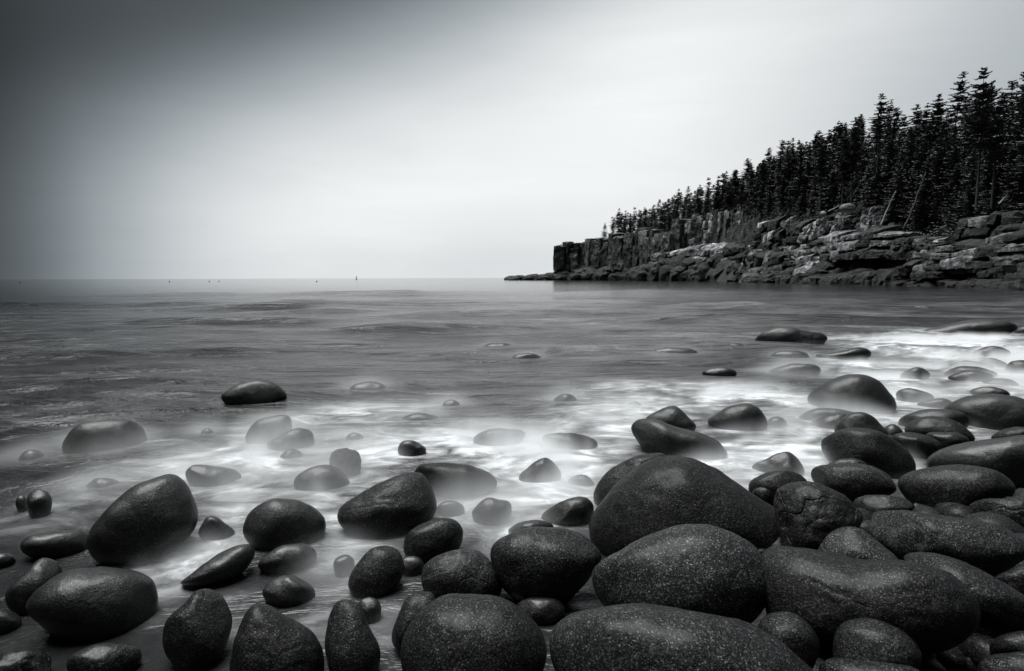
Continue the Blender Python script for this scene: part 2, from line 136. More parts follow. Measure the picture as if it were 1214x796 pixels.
('large smooth boulder sloping into the foam, in front of the small dark dome', 'dark', (2.769, 4.315, 0.148), -0.5705, -0.2578, 0.2, [(-0.344, 0.02),(-0.258, 0.087),(-0.145, 0.15),(-0.026, 0.173),(0.097, 0.158),(0.208, 0.09),(0.28, 0.007),(0.319, -0.074),(0.295, -0.139),(0.181, -0.237),(0.044, -0.248),(-0.097, -0.228),(-0.28, -0.108)]),
('small dark dome with a notch behind the large smooth sloping boulder', 'wet', (3.248, 5.189, 0.116), -0.5593, -0.2223, 0.142, [(-0.218, -0.085),(-0.188, 0.007),(-0.11, 0.096),(-0.003, 0.133),(0.098, 0.099),(0.181, 0.009),(0.216, -0.055),(0.069, -0.258),(-0.166, -0.216)]),
('curved rim of a stone just left of the small notched dome', 'wet', (3.165, 5.549, 0.064), -0.5183, -0.2211, 0.096, [(-0.177, -0.047),(-0.105, 0.021),(0.026, 0.078),(0.141, 0.092),(0.174, -0.004),(-0.062, -0.152)]),
('long low grey hump in foam behind the small notched dome', 'wash', (3.288, 5.828, 0.051), -0.5137, -0.2107, 0.128, [(-0.294, -0.056),(-0.163, 0.048),(0.031, 0.087),(0.22, 0.073),(0.281, 0.036),(0.151, -0.136),(-0.155, -0.176)]),
('large glossy dark dome standing alone in white foam', 'wet', (3.891, 6.408, 0.186), -0.5458, -0.1735, 0.256, [(-0.461, -0.136),(-0.388, -0.019),(-0.238, 0.104),(-0.072, 0.187),(0.076, 0.219),(0.216, 0.174),(0.339, 0.081),(0.422, -0.023),(0.441, -0.104),(0.389, -0.206),(0.256, -0.31),(0.014, -0.363),(-0.248, -0.329),(-0.424, -0.207)]),
('low dark stone at the right foot of the large glossy dome', 'wet', (4.83, 6.709, 0.076), -0.624, -0.1706, 0.109, [(-0.194, 0.013),(-0.104, 0.075),(0.045, 0.081),(0.187, 0.007),(0.127, -0.125),(-0.12, -0.148)]),
('pale low stone between the glossy dome and the large black boulder', 'wash', (4.841, 6.394, 0.044), -0.648, -0.1778, 0.095, [(-0.179, -0.033),(-0.065, 0.04),(0.073, 0.077),(0.173, 0.041),(0.153, -0.031),(-0.019, -0.133)]),
('large black smooth boulder cut by the right edge, above the double arches', 'wet', (4.849, 5.588, 0.152), -0.7147, -0.1802, 0.238, [(-0.433, -0.048),(-0.308, 0.076),(-0.144, 0.151),(0.017, 0.18),(0.195, 0.162),(0.355, 0.102),(0.397, -0.005),(0.309, -0.209),(0.121, -0.33),(0.04, -0.354),(-0.154, -0.359),(-0.369, -0.226)]),
('upper of two nested arched stones at the foam edge on the right', 'wet', (4.128, 5.469, 0.094), -0.6466, -0.2023, 0.154, [(-0.291, -0.073),(-0.227, 0.022),(-0.093, 0.091),(0.079, 0.123),(0.209, 0.108),(0.276, 0.045),(0.266, -0.026),(0.033, -0.234),(-0.238, -0.181)]),
('lower of two nested arched stones at the foam edge on the right', 'dark', (3.958, 5.153, 0.096), -0.655, -0.2129, 0.15, [(-0.273, -0.063),(-0.245, 0.013),(-0.152, 0.083),(-0.025, 0.11),(0.1, 0.097),(0.193, 0.042),(0.263, -0.038),(0.247, -0.083),(0.067, -0.157),(-0.173, -0.141)]),
('round dark stone below the two nested arched stones', 'dark', (3.411, 4.664, 0.095), -0.6315, -0.2384, 0.115, [(-0.188, 0.033),(-0.096, 0.084),(0.02, 0.095),(0.125, 0.063),(0.177, 0.016),(0.131, -0.06),(0.02, -0.138),(-0.093, -0.082)]),
('short stone with a split top right of the round dark stone', 'dark', (3.799, 4.854, 0.071), -0.664, -0.2278, 0.095, [(-0.16, 0.029),(-0.025, 0.073),(0.074, 0.075),(0.151, 0.037),(0.103, -0.038),(-0.022, -0.118)]),
('little dark stone low between the notched dome and nested arches', 'wet', (3.621, 5.294, -0.005), -0.5999, -0.2305, 0.085, [(0.092, 0.014),(0.083, -0.043),(0.051, -0.106),(0.006, -0.142),(-0.042, -0.129),(-0.078, -0.074),(-0.094, -0.014),(-0.084, 0.041),(-0.052, 0.085),(-0.006, 0.106),(0.041, 0.098),(0.077, 0.065)]),
('big long boulder with a slanting wet streak at the right edge', 'shine', (3.417, 3.935, 0.205), -0.715, -0.2435, 0.225, [(-0.377, -0.112),(-0.365, -0.068),(-0.294, 0.012),(-0.198, 0.061),(-0.023, 0.137),(0.153, 0.21),(0.285, 0.222),(0.338, 0.095),(0.281, -0.091),(0.135, -0.212),(-0.022, -0.236),(-0.212, -0.217),(-0.333, -0.176)]),
('stone top peeking out behind the big long streaked boulder', 'dark', (4.267, 4.696, 0.16), -0.7376, -0.2082, 0.101, [(-0.172, -0.05),(-0.084, 0.039),(0.037, 0.081),(0.164, 0.048),(0.088, -0.07),(-0.107, -0.129)]),
('wide oval grey-topped boulder below the big long streaked boulder', 'speck', (2.639, 3.248, 0.24), -0.6823, -0.2924, 0.176, [(-0.294, -0.026),(-0.268, 0.037),(-0.187, 0.09),(-0.066, 0.135),(0.062, 0.156),(0.168, 0.149),(0.232, 0.115),(0.263, 0.075),(0.23, 0.006),(0.115, -0.125),(0.003, -0.212),(-0.137, -0.194),(-0.237, -0.117)]),
('rough knobbly boulder at the right edge below the wide grey-topped oval', 'crag', (2.657, 2.921, 0.24), -0.7382, -0.3088, 0.119, [(-0.179, -0.035),(-0.168, 0.01),(-0.1, 0.06),(-0.031, 0.077),(0.048, 0.115),(0.145, 0.122),(0.168, -0.001),(0.093, -0.102),(-0.021, -0.092),(-0.126, -0.08)]),
('low elongated stone between the craggy boulder and wide grey-topped oval', 'dark', (2.126, 3.139, 0.184), -0.5953, -0.3341, 0.087, [(-0.15, 0.006),(-0.114, 0.043),(-0.032, 0.065),(0.088, 0.08),(0.135, 0.062),(0.141, 0.022),(0.051, -0.064),(-0.069, -0.122),(-0.133, -0.06)]),
('tiny triangular stone under the left side of the wide grey-topped oval', 'dark', (2.382, 3.18, 0.151), -0.6429, -0.3273, 0.036, [(-0.048, 0.028),(-0.008, 0.032),(0.046, -0.004),(0.004, -0.054),(-0.04, -0.04)]),
('long smooth slab-like boulder reaching the right edge, middle of the pile', 'speck', (1.952, 2.434, 0.33), -0.6758, -0.3587, 0.17, [(-0.321, -0.018),(-0.301, 0.031),(-0.243, 0.07),(-0.13, 0.094),(-0.012, 0.101),(0.096, 0.11),(0.181, 0.1),(0.244, 0.068),(0.278, 0.025),(0.225, -0.042),(0.148, -0.112),(0.072, -0.116),(-0.04, -0.113),(-0.18, -0.132),(-0.265, -0.089),(-0.309, -0.044)]),
('pale peaked granite stone behind the long black log-shaped boulder', 'light', (1.514, 2.367, 0.314), -0.5691, -0.3994, 0.104, [(-0.162, -0.022),(-0.124, 0.046),(-0.076, 0.079),(-0.013, 0.09),(0.051, 0.069),(0.113, 0.035),(0.153, 0.003),(0.123, -0.067),(-0.058, -0.157),(-0.151, -0.092)]),
('very long black log-shaped boulder lying across the lower right', 'log', (1.254, 1.909, 0.391), -0.5812, -0.4522, 0.196, [(-0.367, 0.033),(-0.327, 0.085),(-0.283, 0.098),(-0.188, 0.103),(-0.105, 0.106),(-0.025, 0.105),(0.07, 0.127),(0.136, 0.13),(0.213, 0.123),(0.263, 0.09),(0.298, 0.053),(0.307, 0.009),(0.287, -0.041),(0.198, -0.127),(0.084, -0.18),(-0.064, -0.21),(-0.196, -0.232),(-0.295, -0.206),(-0.339, -0.116),(-0.366, -0.029)]),
('long narrow boulder running down to the right edge behind the black log', 'dark', (1.677, 1.978, 0.366), -0.7032, -0.4124, 0.144, [(-0.229, 0.054),(-0.171, 0.078),(-0.073, 0.089),(0.019, 0.075),(0.091, 0.048),(0.146, 0.015),(0.198, -0.026),(0.161, -0.08),(0.087, -0.12),(0.002, -0.106),(-0.086, -0.055),(-0.181, 0.008)]),
('round dark stone in front of the black log at the bottom', 'dark', (1.133, 1.654, 0.343), -0.6008, -0.5233, 0.093, [(-0.124, 0.003),(-0.104, 0.05),(-0.064, 0.078),(-0.019, 0.09),(0.037, 0.085),(0.085, 0.062),(0.114, 0.024),(0.115, -0.014),(0.064, -0.098),(-0.02, -0.148),(-0.088, -0.124),(-0.119, -0.055)]),
('shadowed stone wedged under the left end of the black log', 'dark', (0.878, 1.706, 0.339), -0.4753, -0.544, 0.077, [(-0.077, 0.061),(-0.04, 0.085),(0.004, 0.093),(0.054, 0.07),(0.086, 0.03),(0.087, -0.013),(0.04, -0.112),(-0.044, -0.095),(-0.091, 0.011)]),
('strip of a stone along the bottom edge below the round dark stone', 'speck', (1.062, 1.572, 0.307), -0.5941, -0.5612, 0.079, [(-0.139, -0.012),(-0.108, 0.025),(-0.04, 0.044),(0.033, 0.062),(0.105, 0.071),(0.128, 0.03),(-0.004, -0.09),(-0.107, -0.088)]),
('dark stone at the right edge above the narrow boulder', 'dark', (2.007, 2.142, 0.304), -0.7529, -0.3869, 0.06, [(-0.078, -0.016),(-0.028, 0.038),(0.008, 0.06),(0.074, 0.034),(0.042, -0.056),(-0.039, -0.072)]),
('flat stone at the right edge, upper of two in the corner', 'dark', (1.658, 1.745, 0.298), -0.7597, -0.4631, 0.056, [(-0.077, -0.038),(-0.061, -0.002),(-0.031, 0.029),(0.007, 0.05),(0.067, 0.056),(0.076, 0.009),(-0.007, -0.072),(-0.058, -0.078)]),
('stone in the bottom right corner, lower of two there', 'speck', (1.515, 1.583, 0.315), -0.7632, -0.4958, 0.076, [(-0.103, -0.028),(-0.092, 0.006),(-0.061, 0.037),(0.002, 0.069),(0.084, 0.087),(0.097, 0.002),(-0.015, -0.107),(-0.093, -0.084)]),
('small black stone deep in the gap right of the black log', 'dark', (1.666, 1.872, 0.286), -0.7271, -0.451, 0.032, [(0.039, 0.015),(0.035, -0.002),(0.021, -0.025),(0.002, -0.043),(-0.018, -0.048),(-0.034, -0.034),(-0.04, -0.015),(-0.036, 0.002),(-0.022, 0.019),(-0.002, 0.03),(0.018, 0.034),(0.033, 0.028)]),
('low speckled stone at the bottom edge below the broad flat-topped oval', 'granite', (-1.563, 2.036, 0.047), 0.6548, -0.5151, 0.076, [(-0.11, 0.035),(-0.094, 0.058),(-0.04, 0.067),(0.025, 0.056),(0.091, 0.025),(0.119, -0.007),(0.11, -0.048),(0.043, -0.082),(-0.049, -0.064),(-0.102, -0.008)]),
('rough layered stone in the bottom left corner', 'crag2', (-1.849, 1.975, 0.058), 0.7525, -0.4896, 0.079, [(-0.082, 0.064),(-0.036, 0.07),(0.023, 0.06),(0.07, 0.046),(0.097, 0.01),(0.1, -0.037),(0.066, -0.114),(-0.045, -0.082),(-0.096, 0.018)]),
('black stone on the left edge above the rough layered corner stone', 'wet', (-2.207, 2.313, 0.038), 0.7618, -0.4288, 0.053, [(-0.037, 0.06),(0.002, 0.048),(0.054, 0.01),(0.068, -0.031),(0.035, -0.073),(-0.031, -0.054),(-0.066, 0.023)]),
('black stone on the left edge beside the low flat slab', 'wet', (-2.696, 2.86, 0.029), 0.756, -0.358, 0.043, [(-0.059, 0.022),(-0.015, 0.042),(0.027, 0.028),(0.058, -0.004),(0.06, -0.031),(-0.004, -0.052),(-0.051, -0.014)]),
('dark rounded rock far out in the water, largest of the distant ones', 'wet', (6.093, 12.673, 0.183), -0.4481, -0.0934, 0.277, [(-0.594, -0.15),(-0.495, 0.028),(-0.29, 0.15),(0.017, 0.199),(0.323, 0.154),(0.527, 0.012),(0.581, -0.097),(0.203, -0.351),(-0.311, -0.335)]),
('jagged tail rock touching the right side of the distant rounded rock', 'weed', (6.567, 12.355, 0.195), -0.4886, -0.093, 0.168, [(-0.311, 0.126),(-0.062, 0.117),(0.183, 0.072),(0.3, -0.032),(0.031, -0.258),(-0.299, -0.146)]),
('long whale-backed black rock at the far edge of the foam', 'wet', (11.838, 14.781, 0.18), -0.6753, -0.0696, 0.407, [(-1.142, -0.244),(-0.778, -0.086),(-0.25, 0.098),(0.26, 0.209),(0.722, 0.208),(0.967, 0.134),(1.052, 0.033),(0.693, -0.284),(0.08, -0.43),(-0.587, -0.417)]),
('small black rock on the right edge beside the long whale-backed rock', 'wet', (13.313, 14.616, 0.102), -0.7388, -0.0706, 0.158, [(-0.283, -0.061),(-0.207, 0.054),(-0.064, 0.106),(0.26, 0.059),(0.284, -0.069),(-0.196, -0.187)]),
('small black dome in foam below the whale-backed rock', 'wet', (9.12, 10.742, 0.088), -0.7039, -0.0999, 0.149, [(-0.296, -0.073),(-0.139, 0.038),(0.043, 0.1),(0.192, 0.047),(0.292, -0.024),(0.128, -0.182),(-0.18, -0.184)]),
('low double-humped rock in the water left of the bright foam band', 'wet', (6.183, 10.498, 0.098), -0.5323, -0.1146, 0.19, [(-0.481, -0.095),(-0.246, -0.016),(0.025, 0.049),(0.222, 0.123),(0.395, 0.087),(0.464, -0.001),(0.298, -0.153),(-0.076, -0.218)]),
('low pale-crested rock in grey water beyond the large glossy dome', 'wash', (4.426, 8.841, 0.055), -0.4641, -0.1432, 0.15, [(-0.397, -0.074),(-0.194, 0.034),(0.02, 0.088),(0.278, 0.091),(0.385, 0.007),(0.226, -0.147),(-0.248, -0.169)]),
('faint long hump below the distant rounded rock', 'wash', (5.289, 10.747, -0.039), -0.4573, -0.125, 0.192, [(0.356, 0.021),(0.312, -0.063),(0.184, -0.155),(0.006, -0.206),(-0.176, -0.186),(-0.313, -0.106),(-0.366, -0.021),(-0.32, 0.059),(-0.187, 0.123),(-0.006, 0.153),(0.174, 0.142),(0.305, 0.093)]),
('dark low hump just left of the distant rounded rock', 'wash', (4.666, 11.921, -0.041), -0.3731, -0.1169, 0.199, [(0.361, 0.015),(0.316, -0.077),(0.186, -0.177),(0.006, -0.228),(-0.178, -0.201),(-0.316, -0.11),(-0.369, -0.016),(-0.322, 0.072),(-0.189, 0.14),(-0.006, 0.169),(0.177, 0.153),(0.31, 0.097)]),
('long faint swell-covered rock left of the dark low hump', 'wash', (3.211, 11.307, -0.043), -0.2767, -0.1276, 0.227, [(0.514, 0.017),(0.448, -0.071),(0.262, -0.166),(0.004, -0.217),(-0.258, -0.192),(-0.454, -0.107),(-0.527, -0.017),(-0.458, 0.066),(-0.265, 0.131),(-0.004, 0.161),(0.255, 0.147),(0.444, 0.094)]),
('small dark cap of rock with a pale rim in grey water', 'wet', (3.145, 8.545, 0.067), -0.3527, -0.156, 0.113, [(-0.261, -0.027),(-0.117, 0.058),(0.064, 0.08),(0.22, 0.037),(0.257, -0.024),(0.092, -0.148),(-0.173, -0.137)]),
('flat dark hump barely awash near the edge of the white foam', 'wash', (3.411, 7.434, -0.023), -0.4302, -0.1819, 0.09, [(0.141, 0.011),(0.124, -0.035),(0.074, -0.086),(0.003, -0.114),(-0.069, -0.103),(-0.122, -0.059),(-0.144, -0.011),(-0.126, 0.033),(-0.074, 0.068),(-0.003, 0.085),(0.068, 0.079),(0.121, 0.052)]),
('small rounded dome in foam beyond the large glossy dome', 'wet', (5.938, 8.271, 0.079), -0.6227, -0.1387, 0.11, [(-0.187, -0.056),(-0.08, 0.055),(0.05, 0.092),(0.164, 0.028),(0.186, -0.019),(0.05, -0.176),(-0.132, -0.152)]),
('dark flat rock at the back of the distant cluster in foam', 'wash', (7.472, 9.176, 0.055), -0.6834, -0.12, 0.139, [(-0.31, -0.029),(-0.075, 0.076),(0.161, 0.056),(0.3, -0.013),(-0.0, -0.172),(-0.262, -0.124)]),
('grey hump right behind the dark flat rock of the distant cluster', 'wash', (7.978, 9.329, 0.063), -0.7075, -0.1149, 0.117, [(-0.195, 0.003),(-0.048, 0.087),(0.114, 0.045),(0.191, -0.017),(0.027, -0.167),(-0.135, -0.127)]),
('black dome on the right edge beside the distant cluster', 'wet', (7.867, 8.682, 0.101), -0.7362, -0.1188, 0.139, [(-0.217, -0.082),(-0.156, 0.057),(-0.031, 0.108),(0.075, 0.105),(0.214, 0.016),(0.041, -0.211),(-0.155, -0.174)]),
('arched dark stone in the middle of the distant cluster', 'wet', (6.803, 8.343, 0.082), -0.6841, -0.1309, 0.156, [(-0.341, -0.08),(-0.196, 0.05),(0.028, 0.097),(0.193, 0.063),(0.329, -0.009),(0.001, -0.201),(-0.277, -0.152)]),
('nearest arched stone of the distant cluster, edged by foam', 'wet', (6.584, 8.061, 0.069), -0.6849, -0.1366, 0.127, [(-0.267, -0.047),(-0.099, 0.069),(0.088, 0.088),(0.257, 0.033),(0.107, -0.158),(-0.195, -0.151)]),
('pale foam-covered hump at the right end of the distant cluster', 'wash', (6.747, 7.749, -0.035), -0.7164, -0.1455, 0.155, [(0.224, 0.027),(0.199, -0.045),(0.12, -0.127),(0.008, -0.178),(-0.108, -0.169),(-0.197, -0.103),(-0.233, -0.028),(-0.206, 0.043),(-0.123, 0.102),(-0.008, 0.132),(0.106, 0.127),(0.191, 0.089)]),
('low stone in foam behind the large black boulder on the right', 'wet', (5.988, 7.021, 0.055), -0.7061, -0.1554, 0.101, [(-0.209, -0.027),(-0.106, 0.051),(0.056, 0.07),(0.203, 0.005),(0.056, -0.124),(-0.147, -0.111)]),
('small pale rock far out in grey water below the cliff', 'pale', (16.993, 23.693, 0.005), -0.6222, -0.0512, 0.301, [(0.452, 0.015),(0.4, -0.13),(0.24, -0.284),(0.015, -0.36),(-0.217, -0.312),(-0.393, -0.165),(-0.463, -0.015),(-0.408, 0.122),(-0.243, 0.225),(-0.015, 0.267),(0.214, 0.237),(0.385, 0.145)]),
('pale wave-washed hump far out in open water at centre', 'wash', (-0.301, 11.794, -0.049), 0.0255, -0.1269, 0.225, [(0.423, -0.003),(0.366, -0.114),(0.21, -0.226),(-0.001, -0.271),(-0.212, -0.222),(-0.366, -0.108),(-0.422, 0.003),(-0.365, 0.103),(-0.21, 0.175),(0.001, 0.201),(0.213, 0.173),(0.367, 0.098)]),
('dark low hump right of the pale wave-washed hump', 'wash', (0.269, 10.626, -0.032), -0.0253, -0.1407, 0.152, [(0.318, 0.0),(0.275, -0.067),(0.159, -0.135),(-0.0, -0.163),(-0.159, -0.135),(-0.276, -0.067),(-0.318, -0.0),(-0.276, 0.06),(-0.159, 0.105),(0.0, 0.121),(0.159, 0.105),(0.275, 0.06)]),
('low dark stone in the gap between the flat-faced stone and upright speckled stone', 'wet', (-0.636, 2.388, 0.041), 0.2604, -0.5333, 0.042, [(0.054, -0.008),(0.046, -0.036),(0.026, -0.063),(-0.002, -0.069),(-0.028, -0.053),(-0.047, -0.021),(-0.054, 0.007),(-0.046, 0.03),(-0.026, 0.045),(0.002, 0.048),(0.029, 0.038),(0.048, 0.017)]),
('dim wash-covered stone hugging the left side of the flat-faced stone', 'wash', (-0.862, 2.777, 0.037), 0.3011, -0.4626, 0.045, [(0.054, -0.008),(0.045, -0.055),(0.025, -0.096),(-0.002, -0.106),(-0.028, -0.088),(-0.047, -0.039),(-0.053, 0.008),(-0.045, 0.035),(-0.025, 0.053),(0.002, 0.057),(0.029, 0.045),(0.048, 0.022)]),
('black stone in the shadow below the scarred oval boulder', 'wet', (-0.518, 2.782, 0.037), 0.1842, -0.4771, 0.043, [(0.064, -0.006),(0.055, -0.032),(0.031, -0.057),(-0.001, -0.064),(-0.033, -0.05),(-0.055, -0.021),(-0.064, 0.006),(-0.055, 0.027),(-0.031, 0.041),(0.001, 0.044),(0.033, 0.036),(0.056, 0.017)]),
('black stone low in the gap between the two large speckled boulders at the bottom', 'wet', (0.119, 2.389, 0.038), -0.05, -0.5487, 0.061, [(0.112, 0.003),(0.097, -0.028),(0.056, -0.06),(0.0, -0.073),(-0.056, -0.063),(-0.097, -0.033),(-0.112, -0.003),(-0.098, 0.023),(-0.057, 0.043),(-0.0, 0.051),(0.056, 0.045),(0.097, 0.028)]),
('dim low stone in mist between the tilted egg and flat dark boulder', 'wash', (-0.396, 3.498, 0.031), 0.1128, -0.3924, 0.054, [(0.091, -0.004),(0.078, -0.047),(0.045, -0.086),(-0.001, -0.097),(-0.046, -0.083),(-0.079, -0.039),(-0.091, 0.004),(-0.078, 0.029),(-0.045, 0.047),(0.001, 0.052),(0.046, 0.043),(0.079, 0.022)])
]
TIERS = [
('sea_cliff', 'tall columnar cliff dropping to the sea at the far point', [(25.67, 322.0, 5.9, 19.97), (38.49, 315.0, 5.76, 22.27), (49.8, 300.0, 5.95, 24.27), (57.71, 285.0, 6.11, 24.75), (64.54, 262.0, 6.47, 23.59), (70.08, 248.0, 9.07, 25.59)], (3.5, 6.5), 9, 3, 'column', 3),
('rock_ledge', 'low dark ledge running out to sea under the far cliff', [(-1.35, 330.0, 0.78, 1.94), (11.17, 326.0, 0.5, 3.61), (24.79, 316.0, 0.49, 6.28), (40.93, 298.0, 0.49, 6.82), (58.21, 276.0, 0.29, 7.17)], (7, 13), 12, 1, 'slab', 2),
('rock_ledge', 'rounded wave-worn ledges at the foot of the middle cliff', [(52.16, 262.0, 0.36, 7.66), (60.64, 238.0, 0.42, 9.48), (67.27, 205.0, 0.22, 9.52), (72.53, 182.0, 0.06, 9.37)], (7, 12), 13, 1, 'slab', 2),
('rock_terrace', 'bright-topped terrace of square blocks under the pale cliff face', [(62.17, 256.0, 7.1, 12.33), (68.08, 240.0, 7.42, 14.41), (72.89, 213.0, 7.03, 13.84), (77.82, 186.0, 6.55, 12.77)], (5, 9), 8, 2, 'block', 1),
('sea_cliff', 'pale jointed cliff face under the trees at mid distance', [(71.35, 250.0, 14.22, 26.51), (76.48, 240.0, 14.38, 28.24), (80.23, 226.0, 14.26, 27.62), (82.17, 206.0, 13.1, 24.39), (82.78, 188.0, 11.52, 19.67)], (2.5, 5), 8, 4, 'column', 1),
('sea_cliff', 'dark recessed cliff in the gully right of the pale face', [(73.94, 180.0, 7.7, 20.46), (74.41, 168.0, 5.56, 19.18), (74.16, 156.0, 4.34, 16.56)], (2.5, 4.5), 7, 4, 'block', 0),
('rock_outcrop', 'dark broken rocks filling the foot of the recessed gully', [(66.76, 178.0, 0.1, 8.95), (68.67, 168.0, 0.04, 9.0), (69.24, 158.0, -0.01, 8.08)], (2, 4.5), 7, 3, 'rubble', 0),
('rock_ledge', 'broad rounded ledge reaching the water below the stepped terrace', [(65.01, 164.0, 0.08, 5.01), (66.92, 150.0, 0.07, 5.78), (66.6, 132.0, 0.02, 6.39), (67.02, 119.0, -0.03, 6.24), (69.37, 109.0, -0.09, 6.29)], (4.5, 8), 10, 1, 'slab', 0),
('rock_terrace', 'stepped blocky terrace with pale top edges below the leaning dead trees', [(71.08, 152.0, 4.94, 7.82), (69.92, 141.0, 5.29, 10.62), (68.85, 126.0, 5.6, 11.45), (68.44, 116.0, 5.6, 11.32), (69.91, 109.0, 5.65, 10.39), (70.71, 105.0, 5.18, 7.93)], (3.2, 6.5), 6, 3, 'block', 1),
('rock_outcrop', 'heap of broken pale rocks on the slope above the stepped terrace', [(75.21, 152.0, 10.89, 14.85), (73.65, 137.0, 11.93, 16.27), (73.97, 129.0, 12.05, 17.06), (75.93, 123.0, 11.9, 15.96), (77.87, 117.0, 10.36, 12.38)], (1.3, 2.6), 4, 3, 'rubble', 1),
('shore_rocks', 'dark weedy rocks at the waterline below the broad rounded ledge', [(63.68, 158.0, -0.22, 1.64), (62.68, 117.0, -0.26, 1.72), (65.98, 111.0, -0.35, 2.34), (65.95, 101.0, -0.43, 2.98), (64.52, 93.0, -0.42, 3.4)], (1.5, 3.6), 5, 1, 'rubble', 2),
('rock_ledge', 'dark lower ledges at the waterline beside the right edge', [(62.28, 93.0, -0.28, 4.22), (61.73, 85.0, -0.39, 3.23), (61.99, 79.0, -0.39, 3.55), (59.89, 71.0, -0.42, 3.33), (57.17, 64.0, -0.53, 3.32), (56.15, 58.0, -0.52, 3.31)], (2.4, 5), 6, 2, 'block', 2),
('rock_terrace', 'wide pale smooth slabs stepping up at the right edge', [(63.73, 92.0, 2.3, 4.85), (63.05, 88.0, 2.77, 6.24), (62.9, 82.0, 3.15, 6.73), (62.95, 77.0, 3.15, 7.18), (62.5, 72.0, 3.35, 7.42), (63.01, 66.0, 3.56, 7.77)], (3.5, 7.5), 6, 3, 'block', 1),
('rock_outcrop', 'dark rock bank under the trees above the pale right slabs', [(67.51, 87.0, 7.55, 10.31), (68.81, 83.0, 7.74, 10.85), (69.96, 79.0, 7.88, 10.72), (71.0, 74.0, 8.1, 10.44)], (1.6, 3.4), 5, 2, 'rubble', 0),
('rock_outcrop', 'dark talus filling the gully between the two stepped terraces', [(68.54, 105.0, 5.49, 8.24), (68.65, 99.0, 4.68, 8.41), (68.97, 95.0, 5.37, 7.57)], (1.2, 2.4), 4, 3, 'rubble', 0),
('shore_rocks', 'low black rocks in the water at the right edge below the dark ledges', [(57.58, 76.0, -0.26, 0.92), (56.87, 69.0, -0.31, 0.96), (55.21, 62.0, -0.46, 1.09), (54.54, 57.0, -0.49, 1.19)], (1.2, 2.8), 3, 1, 'rubble', 2)
]
FOAM = [(9.01, 11.99, 2.1, 1.92, -0.644, 1.0), (8.18, 9.36, 0.96, 2.66, -0.718, 0.9), (6.1, 8.97, 1.46, 1.51, -0.597, 0.55), (3.06, 6.82, 0.92, 0.87, -0.422, 0.75), (5.12, 7.04, 0.63, 1.59, -0.629, 0.9), (2.64, 4.92, 0.45, 0.99, -0.492, 1.1), (2.19, 4.92, 0.45, 0.64, -0.419, 0.9), (1.65, 4.27, 0.36, 0.5, -0.368, 0.9), (1.95, 7.09, 1.17, 0.94, -0.269, 0.6), (1.16, 6.01, 0.72, 0.91, -0.191, 0.75), (0.09, 4.59, 0.56, 0.58, -0.019, 0.9), (0.58, 4.58, 0.56, 0.58, -0.125, 0.8), (0.31, 3.85, 0.41, 0.41, -0.08, 0.8), (-0.04, 3.25, 0.23, 0.34, 0.012, 0.9), (-0.34, 3.56, 0.25, 0.3, 0.096, 0.75), (-1.16, 4.83, 0.48, 0.75, 0.235, 0.75), (-0.75, 4.6, 0.49, 0.45, 0.162, 0.6), (-2.2, 4.55, 0.52, 0.66, 0.451, 0.75), (-2.55, 4.31, 0.46, 0.7, 0.534, 0.35), (-1.23, 3.86, 0.36, 0.56, 0.308, 0.8), (-1.88, 3.79, 0.26, 0.46, 0.46, 0.75), (-0.92, 3.09, 0.34, 0.47, 0.29, 1.0), (-0.87, 2.5, 0.2, 0.35, 0.336, 1.0), (-3.22, 4.62, 0.78, 0.54, 0.609, 0.3), (-1.74, 3.15, 0.27, 0.32, 0.505, 0.6), (-3.02, 3.58, 0.44, 0.49, 0.7, 0.5), (-1.75, 2.69, 0.29, 0.36, 0.577, 0.9), (-1.23, 2.44, 0.13, 0.23, 0.469, 1.3), (-0.54, 2.31, 0.13, 0.24, 0.229, 0.8), (-1.72, 2.77, 0.26, 0.25, 0.554, 0.8), (-2.02, 2.35, 0.19, 0.18, 0.711, 0.4), (3.1, 4.35, 0.13, 0.24, -0.62, 0.8), (4.52, 5.39, 0.24, 0.3, -0.698, 0.7), (-2.22, 5.7, 1.04, 0.61, 0.372, 0.35), (-1.58, 6.24, 0.85, 0.56, 0.248, 0.3), (3.53, 5.8, 0.52, 0.52, -0.547, 0.6), (11.32, 13.98, 1.82, 1.99, -0.681, 0.6), (-0.38, 5.22, 0.55, 0.51, 0.072, 0.5), (-2.48, 3.16, 0.29, 0.44, 0.666, 0.08)]
